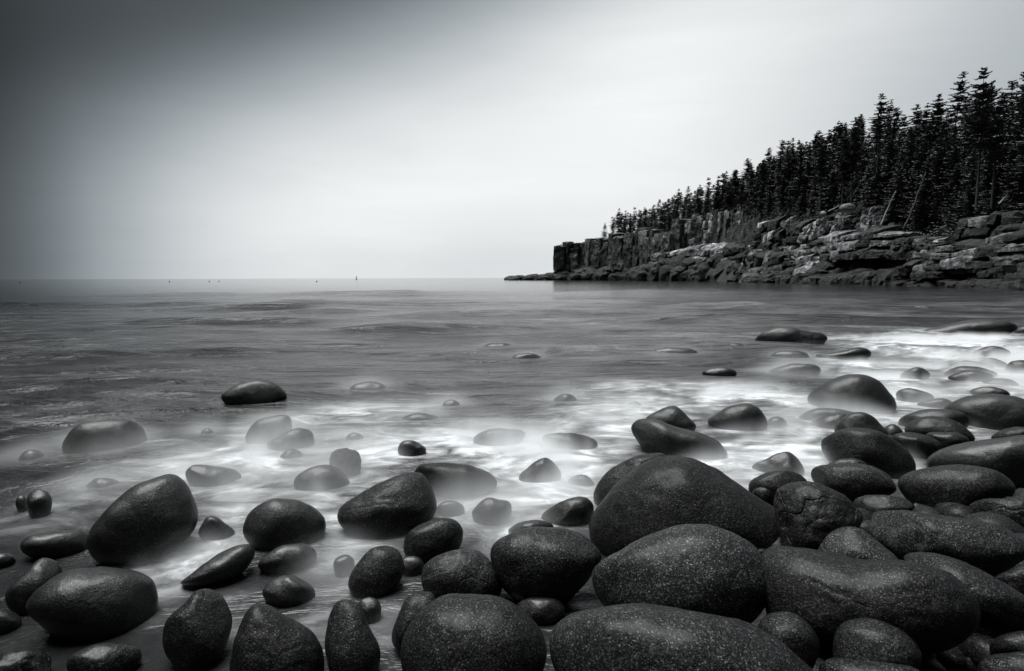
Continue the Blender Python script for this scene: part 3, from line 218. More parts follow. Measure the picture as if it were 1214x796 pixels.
EXTRA = [('spruce', 'tall spruce with a long bare pale trunk at the edge of the near wood', 72.26, 90.0, 13.19, 71.78, 90.0, 33.78), ('spruce', 'slender bare-stemmed spruce right of the tall pale-trunked one', 73.81, 89.0, 12.8, 73.07, 89.0, 28.05), ('spruce', 'spruce with a pale bare stem right above the pale loose rock', 74.47, 127.0, 17.17, 74.09, 127.0, 36.49), ('spruce', 'thin spruce with a pale bare stem left of the pale loose rock', 73.61, 129.0, 16.69, 73.19, 129.0, 34.36), ('spruce', 'dark spruce standing alone on the ledge left of the broken rocks', 74.63, 140.0, 17.0, 74.1, 140.0, 35.23), ('spruce', 'tallest spruce on the right edge of the skyline', 83.05, 95.0, 13.82, 81.66, 95.0, 34.52), ('spruce', 'spruce topping the skyline above the leaning dead trees', 80.35, 128.0, 25.11, 79.34, 128.0, 41.53), ('spruce', 'first spruce at the seaward end of the far cliff top', 57.12, 284.0, 23.02, 56.93, 284.0, 34.06), ('snag', 'bleached pale dead tree leaning right on the broken rocks', 71.49, 112.0, 10.96, 74.14, 112.0, 18.01), ('snag', 'dead tree with long bare branches leaning right over the gully', 71.37, 105.0, 9.6, 74.77, 105.0, 20.24), ('log', 'pale fallen log propped beside the bare-stemmed spruces', 70.09, 128.0, 15.85, 73.18, 128.0, 17.49), ('log', 'pale bent driftwood stump under the right-edge trees', 73.19, 87.0, 12.29, 74.34, 87.0, 13.65)]
LOOSE = [('pale rounded rock lying loose on the slope under the bare-stemmed spruces', 73.19, 126.0, 16.33, 1.6, 1.0), ('small white stone on the slope left of the pale rounded rock', 73.32, 136.0, 16.16, 0.8, 0.8)]

# ------------------------------------------------------------------ helpers
def hash3(ix, iy, iz, seed=0):
    h = (ix.astype(np.int64) * 374761393 + iy.astype(np.int64) * 668265263 + iz.astype(np.int64) * 2147483647 + seed * 974634777) & 0xffffffff
    h = ((h ^ (h >> 13)) * 1274126177) & 0xffffffff
    h = ((h ^ (h >> 16)) * 2246822519) & 0xffffffff
    return ((h ^ (h >> 15)) & 0xffffff) / float(0xffffff)
def vnoise(p, seed=0):
    p = np.asarray(p, float); i = np.floor(p); f = p - i; f = f * f * f * (f * (f * 6 - 15) + 10); i = i.astype(np.int64)
    out = 0
    for dx in (0, 1):
        for dy in (0, 1):
            for dz in (0, 1):
                w = (f[:, 0] if dx else 1 - f[:, 0]) * (f[:, 1] if dy else 1 - f[:, 1]) * (f[:, 2] if dz else 1 - f[:, 2])
                out = out + w * hash3(i[:, 0] + dx, i[:, 1] + dy, i[:, 2] + dz, seed)
    return out * 2 - 1
def fbm(p, octv=4, seed=0, gain=0.5):
    p = np.asarray(p, float); a = 1.0; s = 0; t = 0
    for o in range(octv):
        s = s + a * vnoise(p * (2 ** o), seed + o * 17); t += a; a *= gain
    return s / t
def sstep(a, b, x):
    t = np.clip((x - a) / (b - a), 0, 1); return t * t * (3 - 2 * t)
def mesh_obj(name, verts, faces, mat=None, parent=None, smooth=False):
    me = bpy.data.meshes.new(name); me.from_pydata([tuple(v) for v in verts], [], faces); me.update()
    if smooth: me.polygons.foreach_set('use_smooth', np.ones(len(me.polygons), bool))
    o = bpy.data.objects.new(name, me); COL.objects.link(o)
    if mat: me.materials.append(mat)
    if parent: o.parent = parent
    return o
def tag(o, label=None, cat=None, group=None, kind=None):
    for k, v in (('label', label), ('category', cat), ('group', group), ('kind', kind)):
        if v: o[k] = v
    return o
def grid_faces(nx, ny, wrap=False):
    f = []
    for j in range(ny - 1):
        for i in range(nx - (0 if wrap else 1)):
            a = j * nx + i; b = j * nx + (i + 1) % nx
            f.append((a, b, b + nx, a + nx))
    return f
# ------------------------------------------------------------------ materials (all neutral: the photograph is toned black and white)
def grey(v): return (v * 0.975, v, v * 1.02, 1)
def new_mat(name):
    m = bpy.data.materials.new(name); m.use_nodes = True; t = m.node_tree; t.nodes.clear()
    out = t.nodes.new('ShaderNodeOutputMaterial'); p = t.nodes.new('ShaderNodeBsdfPrincipled'); L(t, p.outputs[0], out.inputs[0])
    return m, t, p, out
def tocol(t, val):
    c = t.nodes.new('ShaderNodeCombineColor')
    for i, k in enumerate((0.975, 1.0, 1.02)): L(t, mth(t, 'MULTIPLY', val, k), c.inputs[i])
    return c.outputs[0]
def obj_coords(t):
    tc = N(t, 'ShaderNodeTexCoord'); oi = N(t, 'ShaderNodeObjectInfo')
    va = N(t, 'ShaderNodeVectorMath', operation='ADD'); L(t, tc.outputs['Object'], va.inputs[0])
    sc_ = N(t, 'ShaderNodeVectorMath', operation='SCALE'); sc_.inputs[0].default_value = (37.1, 91.7, 53.3); L(t, oi.outputs['Random'], sc_.inputs['Scale'])
    L(t, sc_.outputs[0], va.inputs[1])
    return va.outputs[0], oi.outputs['Random']
def granite(name, lo, hi, rough=(0.38, 0.6), coat=0.0, cell=150.0, bump=0.5, stain=0.5, crack=0.0, spec=0.12):
    """coarse granite: dark matrix, pale feldspar grains, broad stains, pitted skin"""
    m, t, p, out = new_mat(name)
    co, rnd = obj_coords(t)
    vo = N(t, 'ShaderNodeTexVoronoi', i_Scale=cell); L(t, co, vo.inputs['Vector'])
    sc3 = N(t, 'ShaderNodeSeparateColor'); L(t, vo.outputs['Color'], sc3.inputs[0])
    vo2 = N(t, 'ShaderNodeTexVoronoi', i_Scale=cell * 0.62); L(t, co, vo2.inputs['Vector'])
    sc4 = N(t, 'ShaderNodeSeparateColor'); L(t, vo2.outputs['Color'], sc4.inputs[0])
    g1 = ramp(t, sc3.outputs[0], [(0.0, 0.0), (0.50, 0.08), (0.82, 0.30), (0.93, 0.75), (1.0, 1.9)])
    g2 = ramp(t, sc4.outputs[1], [(0.0, 0.0), (0.55, 0.05), (0.85, 0.3), (0.93, 1.2), (1.0, 1.5)])
    big = N(t, 'ShaderNodeTexNoise', i_Scale=5.0, i_Detail=5.0, i_Roughness=0.6); L(t, co, big.inputs['Vector'])
    mid = N(t, 'ShaderNodeTexNoise', i_Scale=28.0, i_Detail=6.0, i_Roughness=0.65); L(t, co, mid.inputs['Vector'])
    grain = mth(t, 'ADD', mth(t, 'MULTIPLY', g1, 0.8), mth(t, 'MULTIPLY', g2, 0.2))
    st = ramp(t, big.outputs['Fac'], [(0.3, 1.0 - stain), (0.7, 1.0)])
    st2 = ramp(t, mid.outputs['Fac'], [(0.3, 0.4), (0.65, 1.1)])
    gp = N(t, 'ShaderNodeNewGeometry'); gz = N(t, 'ShaderNodeSeparateXYZ'); L(t, gp.outputs['Position'], gz.inputs[0])
    wl = N(t, 'ShaderNodeMapRange', interpolation_type='SMOOTHSTEP'); L(t, mth(t, 'MULTIPLY_ADD', big.outputs['Fac'], -0.16, gz.outputs[2]), wl.inputs[0])
    for q_, w_ in zip((1, 2, 3, 4), (0.0, 0.14, 1.0, 0.0)): wl.inputs[q_].default_value = w_
    wetz = wl.outputs[0]
    vary = mth(t, 'MULTIPLY_ADD', rnd, 0.8, 0.6)
    val = mth(t, 'MULTIPLY', mth(t, 'MULTIPLY_ADD', grain, hi - lo, lo), mth(t, 'MULTIPLY', mth(t, 'MULTIPLY', st, st2), vary))
    vn = N(t, 'ShaderNodeTexNoise', i_Scale=2.3, i_Detail=3.0, i_Roughness=0.5); L(t, co, vn.inputs['Vector'])
    vein = ramp(t, mth(t, 'ABSOLUTE', mth(t, 'SUBTRACT', vn.outputs['Fac'], 0.43)), [(0.0, 1.0), (0.006, 0.6), (0.014, 0.0)])
    veinon = mth(t, 'MULTIPLY', vein, mth(t, 'GREATER_THAN', mth(t, 'FRACT', mth(t, 'MULTIPLY', rnd, 7.31)), 0.6))
    val = mth(t, 'MULTIPLY_ADD', veinon, hi * 0.35, val)
    val = mth(t, 'MULTIPLY', val, mth(t, 'MULTIPLY_ADD', wetz, -0.5, 1.0))
    L(t, tocol(t, val), p.inputs['Base Color'])
    L(t, mth(t, 'MULTIPLY_ADD', mid.outputs['Fac'], rough[1] - rough[0], rough[0]), p.inputs['Roughness'])
    L(t, mth(t, 'MULTIPLY_ADD', wetz, 0.15, coat), p.inputs['Coat Weight']); p.inputs['Coat Roughness'].default_value = 0.27
    L(t, mth(t, 'MULTIPLY_ADD', grain, 0.5, spec), p.inputs['Specular IOR Level'])
    h = mth(t, 'ADD', mth(t, 'MULTIPLY', mid.outputs['Fac'], 0.6), mth(t, 'MULTIPLY', sc3.outputs[0], 0.10))
    fine = N(t, 'ShaderNodeTexNoise', i_Scale=120.0, i_Detail=3.0, i_Roughness=0.6); L(t, co, fine.inputs['Vector'])
    h = mth(t, 'ADD', h, mth(t, 'MULTIPLY', fine.outputs['Fac'], 0.22))
    if crack:
        wv = N(t, 'ShaderNodeTexVoronoi', feature='DISTANCE_TO_EDGE', i_Scale=3.2)
        nz = N(t, 'ShaderNodeTexNoise', i_Scale=4.0, i_Detail=4.0); L(t, co, nz.inputs['Vector'])
        mx = N(t, 'ShaderNodeVectorMath', operation='MULTIPLY_ADD'); L(t, nz.outputs['Color'], mx.inputs[0]); mx.inputs[1].default_value = (.35, .35, .35); L(t, co, mx.inputs[2])
        L(t, mx.outputs[0], wv.inputs['Vector'])
        cr = ramp(t, wv.outputs['Distance'], [(0.0, 0.0), (0.03, 1.0)])
        h = mth(t, 'MULTIPLY_ADD', cr, crack, h)
    bp = N(t, 'ShaderNodeBump', i_Strength=bump, i_Distance=0.02); L(t, h, bp.inputs['Height']); L(t, bp.outputs[0], p.inputs['Normal'])
    return m
G = {
    'wet':    granite('wet_vignette_dark_granite', 0.0018, 0.0104, (0.38, 0.6), 0.16, cell=301, bump=0.45, spec=0.3),  # wet rock, tone also lowered to paint the vignette on lower-left boulders
    'wash':   granite('wave_washed_granite', 0.0048, 0.0173, (0.38, 0.55), 0.12, cell=301, bump=0.35, spec=0.25),
    'weed':   granite('weed_covered_rock', 0.0018, 0.0069, (0.5, 0.8), 0.0, bump=1.0, stain=0.7),
    'dark':   granite('dark_granite', 0.0024, 0.0294, (0.45, 0.65), 0.10, cell=288),
    'huge':   granite('huge_dark_granite', 0.0018, 0.0242, (0.45, 0.65), 0.10, cell=288, bump=0.8, stain=0.7),
    'log':    granite('black_granite', 0.0018, 0.0173, (0.45, 0.7), 0.10, cell=288, bump=0.6),
    'speck':  granite('speckled_granite', 0.0030, 0.0554, (0.45, 0.65), 0.10, cell=262, bump=0.6),
    'granite': granite('grey_granite', 0.0030, 0.0414, (0.45, 0.65), 0.10, cell=276, bump=0.6),
    'light':  granite('pale_granite', 0.0072, 0.1235, (0.5, 0.7), 0.10, cell=262, crack=0.25, bump=0.6),
    'light2': granite('pale_speckled_granite', 0.0036, 0.0950, (0.5, 0.7), 0.10, cell=250, bump=0.6),
    'crag':   granite('craggy_granite', 0.0030, 0.0414, (0.45, 0.65), 0.10, cell=276, bump=0.9, stain=0.7, crack=0.35),
    'crag2':  granite('layered_granite', 0.0018, 0.0277, (0.45, 0.65), 0.10, cell=276, bump=1.0, stain=0.7, crack=0.3),
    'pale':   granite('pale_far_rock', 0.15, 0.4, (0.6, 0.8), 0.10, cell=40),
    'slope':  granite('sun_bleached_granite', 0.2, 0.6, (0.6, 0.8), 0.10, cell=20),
    'shine':  granite('wet_streaked_granite', 0.0024, 0.0277, (0.30, 0.5), 0.2, cell=288, bump=0.5, spec=0.3),
}
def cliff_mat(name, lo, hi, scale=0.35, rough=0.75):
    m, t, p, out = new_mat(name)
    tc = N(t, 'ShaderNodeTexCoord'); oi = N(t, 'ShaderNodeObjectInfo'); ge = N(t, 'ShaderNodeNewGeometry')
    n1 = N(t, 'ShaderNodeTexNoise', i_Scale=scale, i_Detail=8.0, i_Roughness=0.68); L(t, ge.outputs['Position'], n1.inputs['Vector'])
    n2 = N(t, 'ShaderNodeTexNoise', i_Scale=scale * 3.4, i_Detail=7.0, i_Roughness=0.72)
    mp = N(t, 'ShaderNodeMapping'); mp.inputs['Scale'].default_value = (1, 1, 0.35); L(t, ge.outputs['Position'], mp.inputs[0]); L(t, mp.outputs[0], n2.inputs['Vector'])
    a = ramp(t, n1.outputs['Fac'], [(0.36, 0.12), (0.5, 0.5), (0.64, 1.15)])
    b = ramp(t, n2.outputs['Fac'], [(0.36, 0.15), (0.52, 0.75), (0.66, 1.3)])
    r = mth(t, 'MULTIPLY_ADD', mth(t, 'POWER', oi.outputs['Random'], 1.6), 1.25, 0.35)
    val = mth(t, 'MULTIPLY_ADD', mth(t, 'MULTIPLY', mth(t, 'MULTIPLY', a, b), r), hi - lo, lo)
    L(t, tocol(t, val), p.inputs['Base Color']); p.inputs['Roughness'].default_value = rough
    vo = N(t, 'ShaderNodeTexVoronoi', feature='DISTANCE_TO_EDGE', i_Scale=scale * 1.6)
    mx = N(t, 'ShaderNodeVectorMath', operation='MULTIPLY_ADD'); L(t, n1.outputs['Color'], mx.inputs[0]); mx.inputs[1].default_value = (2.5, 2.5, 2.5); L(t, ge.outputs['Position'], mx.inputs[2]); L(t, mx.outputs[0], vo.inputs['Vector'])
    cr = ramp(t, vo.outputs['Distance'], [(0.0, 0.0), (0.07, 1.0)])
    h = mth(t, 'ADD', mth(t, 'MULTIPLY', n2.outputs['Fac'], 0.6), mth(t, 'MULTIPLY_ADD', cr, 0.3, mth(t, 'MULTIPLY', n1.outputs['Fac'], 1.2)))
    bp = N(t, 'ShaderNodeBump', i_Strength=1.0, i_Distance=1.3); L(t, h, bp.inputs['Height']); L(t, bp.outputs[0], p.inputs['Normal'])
    return m
CM = [cliff_mat('dark_cliff_rock', 0.004, 0.055), cliff_mat('pale_cliff_rock', 0.02, 0.68), cliff_mat('wet_cliff_rock', 0.002, 0.022, rough=0.7), cliff_mat('far_cliff_rock', 0.015, 0.30)]  # the pale rock's tone also paints in sunlit faces and bright ledge tops
def simple_mat(name, lo, hi, scale, rough=0.8, bump=0.3, dist=0.05):
    m, t, p, out = new_mat(name)
    ge = N(t, 'ShaderNodeNewGeometry'); oi = N(t, 'ShaderNodeObjectInfo')
    n1 = N(t, 'ShaderNodeTexNoise', i_Scale=scale, i_Detail=5.0, i_Roughness=0.65); L(t, ge.outputs['Position'], n1.inputs['Vector'])
    v = mth(t, 'MULTIPLY_ADD', ramp(t, n1.outputs['Fac'], [(0.3, 0.0), (0.7, 1.0)]), hi - lo, lo)
    v = mth(t, 'MULTIPLY', v, mth(t, 'MULTIPLY_ADD', oi.outputs['Random'], 0.6, 0.7))
    L(t, tocol(t, v), p.inputs['Base Color']); p.inputs['Roughness'].default_value = rough
    bp = N(t, 'ShaderNodeBump', i_Strength=bump, i_Distance=dist); L(t, n1.outputs['Fac'], bp.inputs['Height']); L(t, bp.outputs[0], p.inputs['Normal'])
    return m
NEEDLE = simple_mat('spruce_needles', 0.035, 0.11, 0.6, 0.75, 0.0)
BARK = simple_mat('spruce_bark', 0.03, 0.085, 2.0, 0.85, 0.4)
DEADWOOD = simple_mat('bleached_dead_wood', 0.25, 0.55, 3.0, 0.8, 0.4)
FLOOR = simple_mat('forest_floor', 0.012, 0.04, 0.5, 0.95, 0.6, 0.3)
BED = simple_mat('dark_shingle_bed', 0.003, 0.012, 9.0, 0.6, 0.8, 0.05)
BUOYM = simple_mat('buoy_paint', 0.02, 0.05, 2.0, 0.5, 0.0)
# ------------------------------------------------------------------ foam map (used by the water sheet and by the low mist)
def foam_at(x, y):
    s = np.zeros_like(x)
    for cx, cy, ax, ay, rot, k in FOAM:
        dx = x - cx; dy = y - cy
        u = dx * math.cos(rot) + dy * math.sin(rot); w = -dx * math.sin(rot) + dy * math.cos(rot)
        s = np.maximum(s, 0.0) + k * np.exp(-((u / (ax * 0.8)) ** 2 + (w / (ay * 0.9)) ** 2))
    return s * (0.14 + 0.86 * sstep(-4.0, -1.1, x + 0.10 * (y - 3))) * (0.14 + 0.86 * sstep(2.4, 4.0, y + 0.5 * np.maximum(x, 0)))  # foam thinned to the left and near shore, painting in the vignette
def foam_detail(x, y):
    """wispy flow lines: warped, stretched along the shore, partly ridged"""
    q = np.stack([x * 0.9, y * 1.5, np.zeros_like(x)], 1)
    w1 = fbm(q * 0.8, 3, 5) * 0.9; w2 = fbm(q * 1.1 + 9.7, 3, 6) * 0.9
    a = fbm(np.stack([(x + w1) * 1.0, (y + w2) * 2.3, np.full_like(x, 3.3)], 1), 5, 11, 0.6)
    b = fbm(np.stack([(x + w1) * 1.3 + 4, (y + w2) * 3.4, np.full_like(x, 7.3)], 1), 4, 19, 0.6)
    return 0.6 * a + 0.5 * (0.32 - np.abs(b) * 1.6)
# ------------------------------------------------------------------ sea
def axis(fine0, fine1, step, far0, far1):
    a = list(np.arange(fine0, fine1 + 1e-6, step)); s = step; v = fine1
    while v < far1: s *= 1.12; v += s; a.append(v)
    s = step; v = fine0; pre = []
    while v > far0: s *= 1.12; v -= s; pre.append(v)
    return np.array(pre[::-1] + a)
xs = axis(-9, 16, 0.09, -30000, 30000); ys = axis(1.0, 20, 0.08, -4, 40000)
X, Y = np.meshgrid(xs, ys); X = X.ravel(); Y = Y.ravel()
near = np.exp(-np.maximum(Y - 20, 0) / 30) * np.exp(-np.maximum(np.abs(X) - 16, 0) / 20)
sw = fbm(np.stack([X * 0.16, Y * 0.42, np.zeros_like(X)], 1), 3, 21) * 0.05 + fbm(np.stack([X * 0.6, Y * 1.4, np.zeros_like(X)], 1), 3, 31) * 0.018
Z = sw * near * sstep(2.5, 8, Y) 
rs_ = np.random.RandomState(77)
SWELL = [(-7.4, 11.0, 2.2, .45, .13), (-2.6, 16.2, 3.2, .6, .16), (-0.6, 18.0, 3.0, .6, .15), (-10.5, 19, 4.5, .7, .15), (-4.0, 12.4, 2.6, .4, .09), (2.4, 15.0, 2.6, .5, .12), (5.2, 18.5, 3.6, .6, .13), (-6.0, 8.3, 1.8, .35, .07), (9.5, 24, 5, .9, .16), (-13, 27, 6, 1.0, .18), (1.5, 26, 6, .9, .16), (-5, 33, 7, 1.3, .2)]
for _ in range(70):
    yy = 7 * (60 / 7.0) ** rs_.rand(); xx = rs_.uniform(-1.0, 0.95) * yy * 0.95
    SWELL.append((xx, yy, rs_.uniform(.12, .26) * yy, yy * rs_.uniform(.022, .04), yy * rs_.uniform(.003, .0065)))
for cx_, cy_, ln_, wd_, ht_ in SWELL:
    m_ = (np.abs(X - cx_) < 3 * ln_) & (np.abs(Y - cy_) < 5 * wd_)
    xx = X[m_]; yy = Y[m_] - cy_ - 0.18 * ln_ * vnoise(np.stack([xx / ln_ * 1.6, 0 * xx + cy_, 0 * xx + 1.5], 1), 3)
    Z[m_] += ht_ * np.exp(-((xx - cx_) / ln_) ** 2) * np.exp(-np.where(yy < 0, (yy / wd_) ** 2, (yy / (1.9 * wd_)) ** 2))
fm = foam_at(X, Y); fd = foam_detail(X, Y)
foam = np.clip(fm * (0.62 + 2.5 * fd) , 0, 1.0) * near
Z = Z + 0.012 * foam
wm, t, p, out = new_mat('sea_water')
ge = N(t, 'ShaderNodeNewGeometry'); at = N(t, 'ShaderNodeAttribute', attribute_name='foam')
def stretched(scale, sx_, sy_, detail=5.0, rough=0.6, dist=0.0):
    mp = N(t, 'ShaderNodeMapping'); mp.inputs['Scale'].default_value = (sx_, sy_, 1.0); L(t, ge.outputs['Position'], mp.inputs[0])
    n = N(t, 'ShaderNodeTexNoise', i_Scale=scale, i_Detail=detail, i_Roughness=rough, i_Distortion=dist); L(t, mp.outputs[0], n.inputs['Vector']); return n.outputs['Fac']
n_big = stretched(0.42, 0.30, 1.0, 4.0, 0.55, 0.7); n_mid = stretched(1.9, 0.36, 1.0, 6.0, 0.62, 1.0); n_fine = stretched(8.0, 0.30, 1.0, 5.0, 0.62, 0.6)
pos = N(t, 'ShaderNodeSeparateXYZ'); L(t, ge.outputs['Position'], pos.inputs[0])
streak = mth(t, 'MULTIPLY', ramp(t, n_mid, [(0.36, 0.1), (0.62, 1.0)]), ramp(t, n_big, [(0.40, 0.0), (0.62, 1.0)]))
streak = mth(t, 'ADD', mth(t, 'MULTIPLY', streak, 0.75), mth(t, 'MULTIPLY', ramp(t, n_fine, [(0.4, 0.0), (0.7, 1.0)]), mth(t, 'MULTIPLY_ADD', streak, 0.3, 0.06)))
nearf = N(t, 'ShaderNodeMapRange', interpolation_type='SMOOTHSTEP'); L(t, pos.outputs[1], nearf.inputs[0])
nearf.inputs[1].default_value = 90; nearf.inputs[2].default_value = 6; nearf.inputs[3].default_value = 0; nearf.inputs[4].default_value = 1
left_vign = N(t, 'ShaderNodeMapRange', interpolation_type='SMOOTHSTEP'); L(t, pos.outputs[0], left_vign.inputs[0])
left_vign.inputs[1].default_value = -7; left_vign.inputs[2].default_value = 4; left_vign.inputs[3].default_value = 0.03; left_vign.inputs[4].default_value = 1
bn_ = N(t, 'ShaderNodeMapRange', interpolation_type='SMOOTHSTEP'); L(t, pos.outputs[1], bn_.inputs[0])
for q_, w_ in zip((1, 2, 3, 4), (2.5, 8, 0.18, 1.0)): bn_.inputs[q_].default_value = w_
thin = mth(t, 'MULTIPLY', mth(t, 'MULTIPLY', mth(t, 'MULTIPLY', streak, nearf.outputs[0]), left_vign.outputs[0]), bn_.outputs[0])  # thin foam dimmed leftward and close by, vignette darkness put into the colour
n_w = stretched(2.6, 0.55, 1.0, 7.0, 0.66, 1.6)
wisp = ramp(t, n_w, [(0.36, 0.12), (0.5, 0.75), (0.60, 1.6)])
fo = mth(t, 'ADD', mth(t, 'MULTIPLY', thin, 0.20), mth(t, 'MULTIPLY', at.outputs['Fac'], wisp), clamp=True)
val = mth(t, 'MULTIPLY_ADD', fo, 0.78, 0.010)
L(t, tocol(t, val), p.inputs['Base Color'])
p.inputs['IOR'].default_value = 1.33
hh = mth(t, 'ADD', mth(t, 'MULTIPLY', n_big, 1.25), mth(t, 'ADD', mth(t, 'MULTIPLY', n_mid, 0.36), mth(t, 'MULTIPLY', n_fine, 0.022)))
bsf = mth(t, 'MINIMUM', mth(t, 'DIVIDE', 12.0, mth(t, 'MAXIMUM', pos.outputs[1], 1.0)), 0.95)
hh = mth(t, 'MULTIPLY', mth(t, 'MULTIPLY', hh, bsf), bn_.outputs[0])
bp = N(t, 'ShaderNodeBump', i_Strength=1.0, i_Distance=0.85); L(t, hh, bp.inputs['Height']); L(t, bp.outputs[0], p.inputs['Normal'])
rf_ = mth(t, 'MULTIPLY_ADD', mth(t, 'MULTIPLY', mth(t, 'MINIMUM', mth(t, 'DIVIDE', 9.0, mth(t, 'MAXIMUM', pos.outputs[1], 1.0)), 1.0), mth(t, 'MULTIPLY_ADD', bn_.outputs[0], 0.5, 0.5)), 0.22, 0.10)
L(t, mth(t, 'MULTIPLY_ADD', fo, 0.4, rf_), p.inputs['Roughness'])
sea = mesh_obj('sea', np.stack([X, Y, Z], 1), grid_faces(len(xs), len(ys)), wm, smooth=True)
at_ = sea.data.attributes.new('foam', 'FLOAT', 'POINT'); at_.data.foreach_set('value', foam.astype(np.float32))
tag(sea, 'long-exposure grey sea with streaky foam', kind='structure')
# sea bed / shingle beach under the boulders
bx = np.linspace(-16, 24, 90); by = np.linspace(-4, 26, 70); BX, BY = np.meshgrid(bx, by); BX = BX.ravel(); BY = BY.ravel()
pile = sstep(0.5, 1.2, BX + 0.35 * (2.6 - BY)) * sstep(3.6, 2.2, BY - 0.30 * BX)
BZ = -0.45 + 0.60 * pile + 0.04 * fbm(np.stack([BX, BY, 0 * BX], 1) * 1.3, 3, 77) - 0.03 * np.maximum(BY - 8, 0)
mesh_obj('beach_ground', np.stack([BX, BY, BZ], 1), grid_faces(90, 70), BED, smooth=True)['kind'] = 'structure'
# ------------------------------------------------------------------ boulders
def cobbles():
    rg = np.random.RandomState(5); bm = bmesh.new(); bmesh.ops.create_icosphere(bm, subdivisions=2, radius=1.0)
    base = np.array([v.co[:] for v in bm.verts]); fc = [tuple(v.index for v in f.verts) for f in bm.faces]; bm.free()
    vv, ff = [], []
    for _ in range(900):
        x = rg.uniform(-0.6, 4.4); y = rg.uniform(1.0, 4.2)
        pl = float(sstep(0.5, 1.2, x + 0.35 * (2.6 - y)) * sstep(3.6, 2.2, y - 0.30 * x))
        if pl < 0.4: continue
        r = rg.choice([.03, .05, .08, .12]) * rg.uniform(.8, 1.2); sc_ = np.array([1, rg.uniform(.6, 1), rg.uniform(.5, .8)]) * r; a = rg.uniform(0, 6.28); M = np.array([[math.cos(a), -math.sin(a), 0], [math.sin(a), math.cos(a), 0], [0, 0, 1]])
        P = (base * (1 + 0.12 * fbm(base * 1.3 + rg.uniform(0, 50, 3), 2, 3))[:, None] * sc_) @ M.T + np.array([x, y, -0.45 + 0.60 * pl + rg.uniform(0, .05)])
        b0 = len(vv); vv += P.tolist(); ff += [tuple(b0 + q for q in f) for f in fc]
    o = mesh_obj('cobbles', vv, ff, G['log'], smooth=True); tag(o, 'small dark cobbles deep in the gaps between the boulders', kind='stuff')
cobbles()
def closed_spline(pts, n):
    P = np.array(pts, float); k = len(P)
    seg = np.linalg.norm(np.roll(P, -1, 0) - P, axis=1); cum = np.concatenate([[0], np.cumsum(seg)]); tot = cum[-1]
    out = []
    for s in np.linspace(0, tot, n, endpoint=False):
        i = int(np.searchsorted(cum, s, side='right') - 1); i = min(i, k - 1); f = (s - cum[i]) / max(seg[i], 1e-9)
        p0, p1, p2, p3 = P[i - 1], P[i], P[(i + 1) % k], P[(i + 2) % k]
        out.append(0.5 * ((2 * p1) + (-p0 + p2) * f + (2 * p0 - 5 * p1 + 4 * p2 - p3) * f * f + (-p0 + 3 * p1 - 3 * p2 + p3) * f ** 3))
    O = np.array(out)
    for _ in range(2): O = 0.5 * O + 0.25 * (np.roll(O, 1, 0) + np.roll(O, -1, 0))
    return O
def boulder(idx, label, mat, loc, yaw, tilt, thick, outline):
    rng = np.random.RandomState(idx + 3)
    ext = np.ptp(np.array(outline), axis=0); size = float(math.sqrt(ext[0] * ext[1]))
    dist = math.hypot(loc[0], loc[1]); scr = size / dist
    n, m = (88, 40) if scr > 0.12 else ((60, 26) if scr > 0.05 else (40, 18))
    O = closed_spline(outline, n); c = O.mean(0); O = O - c
    ph = np.linspace(-math.pi / 2, math.pi / 2, m + 2)[1:-1]
    ex = 0.92
    V = []
    for a in ph:
        s_ = abs(math.cos(a)) ** ex; q = math.copysign(abs(math.sin(a)) ** ex, a)
        V.append(np.stack([O[:, 0] * s_, np.full(n, thick * q), O[:, 1] * s_], 1))
    V = np.concatenate(V); V = np.concatenate([V, [[0, -thick, 0], [0, thick, 0]]])
    # worn facets on the faces turned up and to the open side
    craggy = mat in ('crag', 'crag2', 'weed')
    ang = rng.rand() < 0.45 and dist < 7 and scr < 0.16 and mat not in ('huge', 'log')
    for k in range(8 if craggy else (6 if ang else 3)):
        d_ = np.array([rng.uniform(-1, 1), rng.uniform(-1.3, -0.2), rng.uniform(-0.5, 1.0)]); d_ /= np.linalg.norm(d_)
        h = V @ d_; lim = h.max() * rng.uniform(0.72 if ang else 0.80, 0.93)
        sw_ = (0.025 if ang else 0.06) * h.max(); over = sw_ * np.logaddexp(0, (h - lim) / sw_); V = V - np.outer(over * (rng.uniform(0.45, 0.8) if ang else rng.uniform(0.25, 0.6)), d_)
    U = V / np.array([ext[0] / 2, thick, ext[1] / 2]); nrm = U / np.array([ext[0] / 2, thick, ext[1] / 2]); nrm /= np.maximum(np.linalg.norm(nrm, axis=1, keepdims=True), 1e-6)
    off = rng.uniform(0, 50, 3)
    disp = 0.032 * fbm(V / size * 2.2 + off, 2, idx) + (0.010 if not craggy else 0.035) * fbm(V / size * 7 + off, 3, idx + 9)
    if mat in ('huge', 'dark', 'crag', 'log'):      # a few eroded grooves
        gr = np.abs(fbm(V / size * np.array([1.6, 2.6, 3.0]) + off + 7, 3, idx)); disp = disp - 0.009 * np.exp(-(gr / 0.035) ** 2)
    V = V + nrm * (disp * size)[:, None]
    V = V + np.array([c[0], 0, c[1]])
    F = grid_faces(n, m, True)
    a, b = n * m, n * m + 1
    F += [(i, a, (i + 1) % n) for i in range(n)] + [((m - 1) * n + i, (m - 1) * n + (i + 1) % n, b) for i in range(n)]
    o = mesh_obj('boulder', V, [tuple(reversed(f)) for f in F], G[mat], smooth=True)
    o.location = loc; o.rotation_euler = (tilt, 0, yaw)
    tag(o, label, 'boulder', 'sea-worn boulders on the shore')
    return o
for i, (label, mat, loc, yaw, tilt, thick, outline) in enumerate(BOULDERS):
    boulder(i, label, mat, loc, yaw, tilt, thick, outline)
